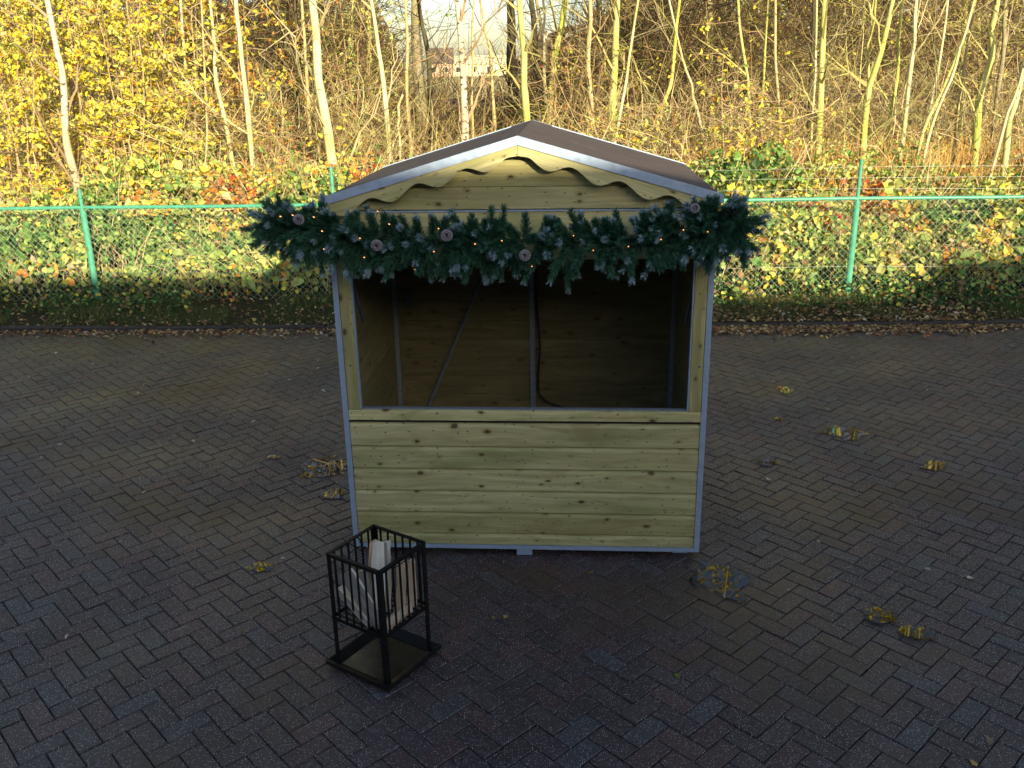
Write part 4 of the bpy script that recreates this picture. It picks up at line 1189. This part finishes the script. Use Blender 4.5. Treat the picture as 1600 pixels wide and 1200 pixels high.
trees = [
 # pts, D, width px, bark, name, label, extras
 ([(523, 295), (503, 150), (487, 10)], 12.6, 17, 'pale', 'stoutest pale straight trunk standing left of the booth roof', dict(nb=16)),
 ([(610, 250), (598, 130), (588, 50), (577, 0)], 14, 8, 'pale', 'slim pale trunk kinked near its top, between stout pale trunk and roof', dict(nb=14, nleaf=120, leaf=YG)),
 ([(641, 240), (637, 130), (634, 30)], 15, 6, 'tan', 'thin pinkish-tan trunk just right of the short cut pole', dict(nb=12)),
 ([(673, 230), (674, 160), (665, 60), (655, 0)], 16, 9, 'dark', 'thin black crooked trunk at the left edge of the bright gap', dict(nb=14, nleaf=60, leaf=YG)),
 ([(656, 140), (650, 60), (648, 0)], 24, 18, 'grey', 'thick dark trunk behind the black crooked one, beside the bright gap', dict(nb=20, twl=1.8)),
 ([(723, 215), (724, 120), (713, 0)], 14, 12, 'birch', 'pale speckled trunk standing in the middle of the bright sky gap', dict(nb=14)),
 ([(738, 215), (737, 120), (742, 0)], 15, 4.5, 'tan', 'hair-thin trunk close to the right of the speckled one', dict(nb=10)),
 ([(770, 140), (762, 60), (750, 0)], 17, 5, 'tan', 'thin leaning trunk in the right half of the bright gap', dict(nb=12)),
 ([(801, 150), (799, 70), (797, 0)], 26, 17, 'dark', 'thick blackish trunk closing the right side of the bright gap', dict(nb=20, twl=1.8)),
 ([(823, 190), (819, 100), (811, 0)], 15, 12, 'green', 'green-grey trunk directly above the booth ridge', dict(nb=16)),
 ([(857, 190), (868, 95), (881, 15)], 17, 13, 'green', 'mossy trunk leaning right above the right roof slope', dict(nb=16, twl=1.3)),
 ([(843, 130), (836, 60), (828, 0)], 24, 11, 'dark', 'dark crooked trunk behind the two mossy trunks over the ridge', dict(nb=16, twl=1.6)),
 ([(851, 120), (850, 60), (847, 0)], 18, 5, 'pale', 'thin pale pole of a tree between the two mossy trunks', dict(nb=8)),
 ([(925, 190), (921, 60), (917, 0)], 15, 8, 'tan', 'orange-tan straight trunk above the right roof slope', dict(nb=14)),
 ([(957, 190), (958, 110), (964, 0)], 15.4, 13, 'green', 'broad yellow-green trunk with a dark stained side, right of the orange-tan trunk', dict(nb=16)),
 ([(968, 190), (981, 100), (998, 0)], 14.2, 5, 'pale', 'thin trunk leaning right close beside the broad yellow-green one', dict(nb=10)),
 ([(978, 120), (975, 60), (972, 0)], 22, 10, 'dark', 'dark shaded trunk just behind the broad yellow-green trunk', dict(nb=14, twl=1.5)),
 ([(1033, 185), (1050, 110), (1062, 0)], 15, 6.5, 'green', 'slim forking trunk bent towards the big oak', dict(nb=16, twl=1.2)),
 ([(1092, 185), (1083, 140), (1058, 55)], 14, 4.5, 'pale', 'whip-thin stem leaning left in front of the big oak', dict(nb=8)),
 ([(1163, 110), (1146, 50), (1130, 0)], 28, 25, 'grey', 'big crooked oak with the thickest trunk, leaning left in the background', dict(nb=26, twl=3.0)),
 ([(1180, 250), (1168, 150), (1155, 0)], 14, 5.5, 'green', 'slim trunk leaning left just right of the big oak', dict(nb=12, nleaf=90, leaf=YL)),
 ([(1192, 250), (1191, 140), (1196, 40)], 14.6, 5, 'green', 'slim forked trunk with small yellow leaves right of the big oak', dict(nb=12, nleaf=80, leaf=YL)),
 ([(1222, 280), (1213, 120), (1212, 0)], 13.5, 5.5, 'tan', 'thin lone straight trunk left of the dark-sided pair', dict(nb=12, nleaf=60, leaf=YL)),
 ([(1259, 300), (1265, 150), (1272, 0)], 13.6, 7, 'dark', 'dark narrow trunk hugging the left of the bright straight one', dict(nb=12)),
 ([(1267, 300), (1272, 150), (1276, 0)], 13.3, 4.5, 'pale', 'thin light stem squeezed between the dark and bright trunks', dict(nb=8)),
 ([(1275, 300), (1284, 140), (1290, 0)], 13, 12, 'green', 'bright straight yellow-green trunk with dark rings, left of the fence post', dict(nb=16)),
 ([(1340, 300), (1350, 180), (1367, 110), (1392, 0)], 13, 11, 'green', 'stout forked trunk rising right behind the green fence post', dict(nb=16)),
 ([(1356, 165), (1359, 80), (1365, 0)], 13.2, 4.5, 'green', 'thin upright stem at the fork of the trunk behind the post', dict(nb=8)),
 ([(1375, 300), (1388, 190), (1402, 90), (1407, 0)], 13.4, 6.5, 'green', 'lime-green slim trunk first to the right of the fence post tree', dict(nb=12)),
 ([(1393, 300), (1404, 200), (1420, 110)], 13.6, 4, 'tan', 'thin tan stem between the lime-green and the white-footed trunk', dict(nb=8)),
 ([(1400, 300), (1412, 200), (1423, 90), (1432, 0)], 13.1, 7.5, 'pale', 'white-footed slender trunk in the middle of the right hand group', dict(nb=12)),
 ([(1420, 300), (1445, 200), (1480, 120), (1521, 10)], 13, 6, 'green', 'most strongly right-leaning slender trunk, crossing the others', dict(nb=12)),
 ([(1438, 300), (1458, 190), (1495, 90), (1516, 20)], 12.8, 5.5, 'pale', 'leaning slim trunk running beside the most slanted one', dict(nb=10)),
 ([(1450, 240), (1462, 130), (1481, 0)], 14.5, 5, 'pale', 'thin pale trunk behind the slanted pair', dict(nb=10)),
 ([(1483, 290), (1498, 170), (1512, 80), (1525, 0)], 13.4, 5.5, 'tan', 'thin knotty trunk right of the slanted pair', dict(nb=10)),
 ([(1519, 270), (1533, 150), (1548, 60), (1558, 0)], 13, 12, 'green', 'thick yellow-green trunk near the right edge of the wood', dict(nb=16)),
 ([(1543, 290), (1555, 160), (1568, 60), (1572, 0)], 14, 8, 'grey', 'shaded grey trunk behind the thick right edge trunk', dict(nb=12)),
 ([(1566, 300), (1577, 200), (1600, 100)], 12.6, 11, 'pale', 'rightmost bright trunk, leaning out of the picture', dict(nb=14)),
 ([(1545, 300), (1572, 190), (1602, 90)], 12.4, 5.5, 'pale', 'thin stem crossing in front of the rightmost bright trunk', dict(nb=10)),
 ([(125, 300), (104, 220), (97, 130), (82, 40)], 12.2, 13, 'birch', 'blotched white trunk among yellow leaves near the left edge', dict(nb=18, nleaf=500, leaf=YL)),
 ([(172, 230), (152, 140), (140, 60)], 17, 22, 'grey', 'thick grey leaning trunk behind the yellow leaves on the left', dict(nb=18, twl=1.6)),
 ([(222, 230), (207, 180), (196, 100)], 15, 8, 'tan', 'tan trunk glimpsed through yellow leaves right of the thick grey one', dict(nb=14, nleaf=200, leaf=YO)),
 ([(298, 270), (293, 190), (290, 100)], 14, 6, 'pale', 'thin pale double stem in the middle of the left hand leaves', dict(nb=14, nleaf=260, leaf=YL)),
 ([(372, 300), (352, 190), (338, 100), (330, 20)], 13, 7, 'pale', 'spotted slender trunk leaning left, first of the pair left of the stout pale trunk', dict(nb=16, nleaf=260, leaf=YL)),
 ([(400, 300), (384, 160), (374, 60), (370, 0)], 12.8, 9, 'pale', 'taller whitish trunk, second of the pair left of the stout pale trunk', dict(nb=16, nleaf=240, leaf=YL)),
 ([(325, 300), (324, 220), (322, 150)], 12.9, 5, 'tan', 'low thin brown stem left of the spotted slender trunk', dict(nb=12, nleaf=120, leaf=YO)),
 ([(467, 280), (466, 120), (463, 0)], 15, 7, 'dark', 'dark straight trunk just left of the stout pale one', dict(nb=14, nleaf=120, leaf=YO)),
 ([(487, 260), (480, 110), (470, 0)], 14.5, 6, 'tan', 'brown thin trunk close behind the stout pale one', dict(nb=12, nleaf=100, leaf=YO)),
 ([(432, 250), (440, 130), (452, 30)], 16, 6, 'dark', 'dark crooked stem under orange leaves left of the dark straight trunk', dict(nb=14, nleaf=260, leaf=YO)),
 ([(572, 200), (577, 100), (577, 0)], 22, 10, 'green', 'mossy trunk far back between the stout pale trunk and the kinked one', dict(nb=16, twl=1.6, nleaf=260, leaf=YL)),
 ([(552, 200), (549, 100), (551, 0)], 23, 10, 'green', 'faint mossy trunk far back, just right of the stout pale trunk', dict(nb=16, twl=1.6, nleaf=260, leaf=YL)),
]
for i, (pts, D, wpx, kind, label, kw) in enumerate(trees):
    zc = D*.945
    r = wpx/2*zc/FPX*1.02
    P = photo_trunk(pts, D, ext=(11 if D > 20 else 8)+((i*37) % 10)*.25)
    gx_ = P[1][0]/D
    make_tree('tree', label, P, r*1.12, r*.38, kind, 100+i, hleaf=0 if -.13 < gx_ < .15 else (110 if .15 <= gx_ < .34 else 420), group='trunks in the wood behind the fence', **kw)
# short cut pole
P = [at(626.5, 250, 14.2), at(623, 148, 14.2)]; b_ = P[0]+(P[0]-P[1])*(P[0][2]/(P[1][2]-P[0][2])); 
make_tree('tree_stump', 'tall thin cut-off pole without branches between two slim trunks', [b_, P[0], (P[0]+P[1])/2, P[1]], .022, .018, 'pale', 3, nb=0, cat='stump')
# distant bare trees, deep in the wood
seen_labels = set()
for i in range(26):
    D = rng.uniform(19, 34)
    while True:
        a_ = rng.uniform(-.6, .6)
        if not (-.16 < a_ < .05): break
    x = a_*D; lean = rng.normal(0, .5)
    P = [(x, D, 0), (x+lean*.3, D, 2), (x+lean*.7+rng.normal(0, .1), D, 4), (x+lean, D+.2, 6.5), (x+lean*1.1, D, 9.5)]
    pxs = 800+a_*FPX/.945
    near = min(trees, key=lambda t_: abs(t_[0][0][0]-pxs))
    short = near[4].split(',')[0].split(' between')[0].split(' behind')[0].split(' standing')[0].split(' in front')[0]
    short = ' '.join(short.split()[:9])
    for word in ('far', 'deeper', 'dim', 'slender far', 'half hidden', 'shaded far', 'faint deep'):
        lab = '%s %s bare tree seen just %s of the %s' % (word, ['greenish', 'grey', 'dark', 'tan'][i % 4], 'left' if pxs < near[0][0][0] else 'right', short)
        lab = ' '.join(lab.split()[:16])
        if lab not in seen_labels: break
    seen_labels.add(lab)
    make_tree('bare_tree', lab, P, rng.uniform(.05, .13), .03, ['green', 'grey', 'dark', 'tan'][i % 4], 500+i, nb=18, twl=1.8, group='bare trees deep in the wood', zlo=1.5)

# yellow leaved shrubs
def shrub(label, x, y, H_, nst, nleaf, pal, spread=.8, seed=0, lsize=(.055, .095), zmin=.25):
    rs = np.random.default_rng(seed)
    root = empty('shrub', (x, y, 0), 0, label, 'shrub', 'leafy shrubs at the edge of the wood')
    PP, RR, E_ = [], [], []
    t = np.linspace(0, 1, 8)[:, None]
    for s_ in range(nst):
        a_ = rs.uniform(0, 2*math.pi); out = rs.uniform(.2, 1)*spread; hh = H_*rs.uniform(.7, 1.05)
        b = np.array([rs.normal(0, .1), rs.normal(0, .1), 0])
        st = b+np.array([math.cos(a_)*out, math.sin(a_)*out*.7, 0])*t**1.4+np.array([0, 0, hh])*t+rs.normal(0, .04, (8, 3))*t
        PP.append(st); RR.append(np.linspace(.018, .004, 8))
        for q in range(16):
            k = rs.uniform(zmin, 1)*7
            p0 = np.array([np.interp(k, np.arange(8), st[:, j]) for j in range(3)])
            aa = rs.uniform(0, 2*math.pi); L = rs.uniform(.3, .95)
            d = np.array([math.cos(aa), math.sin(aa)*.8, rs.uniform(-.1, .7)])
            br = p0+d*L*t+np.array([0, 0, -.25])*L*t**2+rs.normal(0, .02, (8, 3))
            PP.append(br); RR.append(np.linspace(.006, .002, 8)); E_.append(br)
    V, F, cc = tubes(np.array(PP), np.array(RR), 4, np.array([.40, .30, .17])*rs.uniform(.6, 1.2, (len(PP), 1)))
    MB().add(V, F, 0, None, cc).build('stems', M_twig, root)
    E_ = np.array(E_); i = rs.integers(0, len(E_), nleaf); u = rs.random(nleaf)**.7*7
    j = np.minimum(u.astype(int), 6); f_ = (u-j)[:, None]
    c = E_[i, j]*(1-f_)+E_[i, j+1]*f_+rs.normal(0, .035, (nleaf, 3))
    V, F, cc = leaves(c, rs.uniform(*lsize, nleaf), palette(nleaf, *pal), (0, -1, .2), .6, .56)
    MB().add(V, F, 0, None, cc).build('foliage', M_leaf, root)
def sx(px, D): return at(px, 200, D)[0]
shrub('bright yellow shrub at the left edge of the picture', sx(25, 12.6), 12.6, 4.3, 9, 2470, YL, .9, 1)
shrub('bright yellow shrub over the blotched white trunk', sx(120, 13.4), 13.4, 4.6, 9, 2470, YL, .9, 2)
shrub('tall golden shrub in front of the thick grey leaning trunk', sx(205, 12.9), 12.9, 4.4, 9, 2090, YL, .9, 3)
shrub('yellow shrub with open gaps left of the spotted slender trunk', sx(290, 13.8), 13.8, 4.6, 9, 1900, YL, .9, 4)
shrub('orange-yellow shrub around the pair of pale trunks', sx(385, 14.6), 14.6, 4.8, 9, 1900, YO, .9, 5)
shrub('low orange and green shrub at the foot of the dark straight trunk', sx(445, 13.2), 13.2, 2.4, 7, 520, ([PAL['o'], PAL['y'], PAL['g'], PAL['lg']], [4, 3, 3, 2], .2), .6, 6, zmin=.1)
shrub('pale yellow high shrub right of the stout pale trunk', sx(555, 17), 17, 5.2, 8, 700, YG, .9, 7)
shrub('yellow shrub behind the left row of leaves', sx(70, 16), 16, 5.2, 9, 1900, YL, 1.1, 8)
shrub('russet shrub in the shade behind the golden one', sx(250, 16.5), 16.5, 5.4, 9, 1710, YO, 1.1, 9)
shrub('small sunlit yellow shrub right of the booth roof', sx(1125, 12.6), 12.6, 2.7, 7, 330, YL, .5, 10, zmin=.35)
shrub('small sparse yellow shrub under the slim trunks right of the oak', sx(1195, 12.9), 12.9, 2.4, 6, 200, YL, .45, 11, zmin=.35)
shrub('low yellow-green shrub just over the right roof slope', sx(985, 12.4), 12.4, 1.7, 6, 260, YG, .6, 12, zmin=.1)
shrub('reddish sparse shrub between the trunks above the ridge', sx(880, 15.5), 15.5, 3.2, 7, 160, ([PAL['r'], PAL['o']], [3, 2], .2), .9, 13, lsize=(.03, .05))
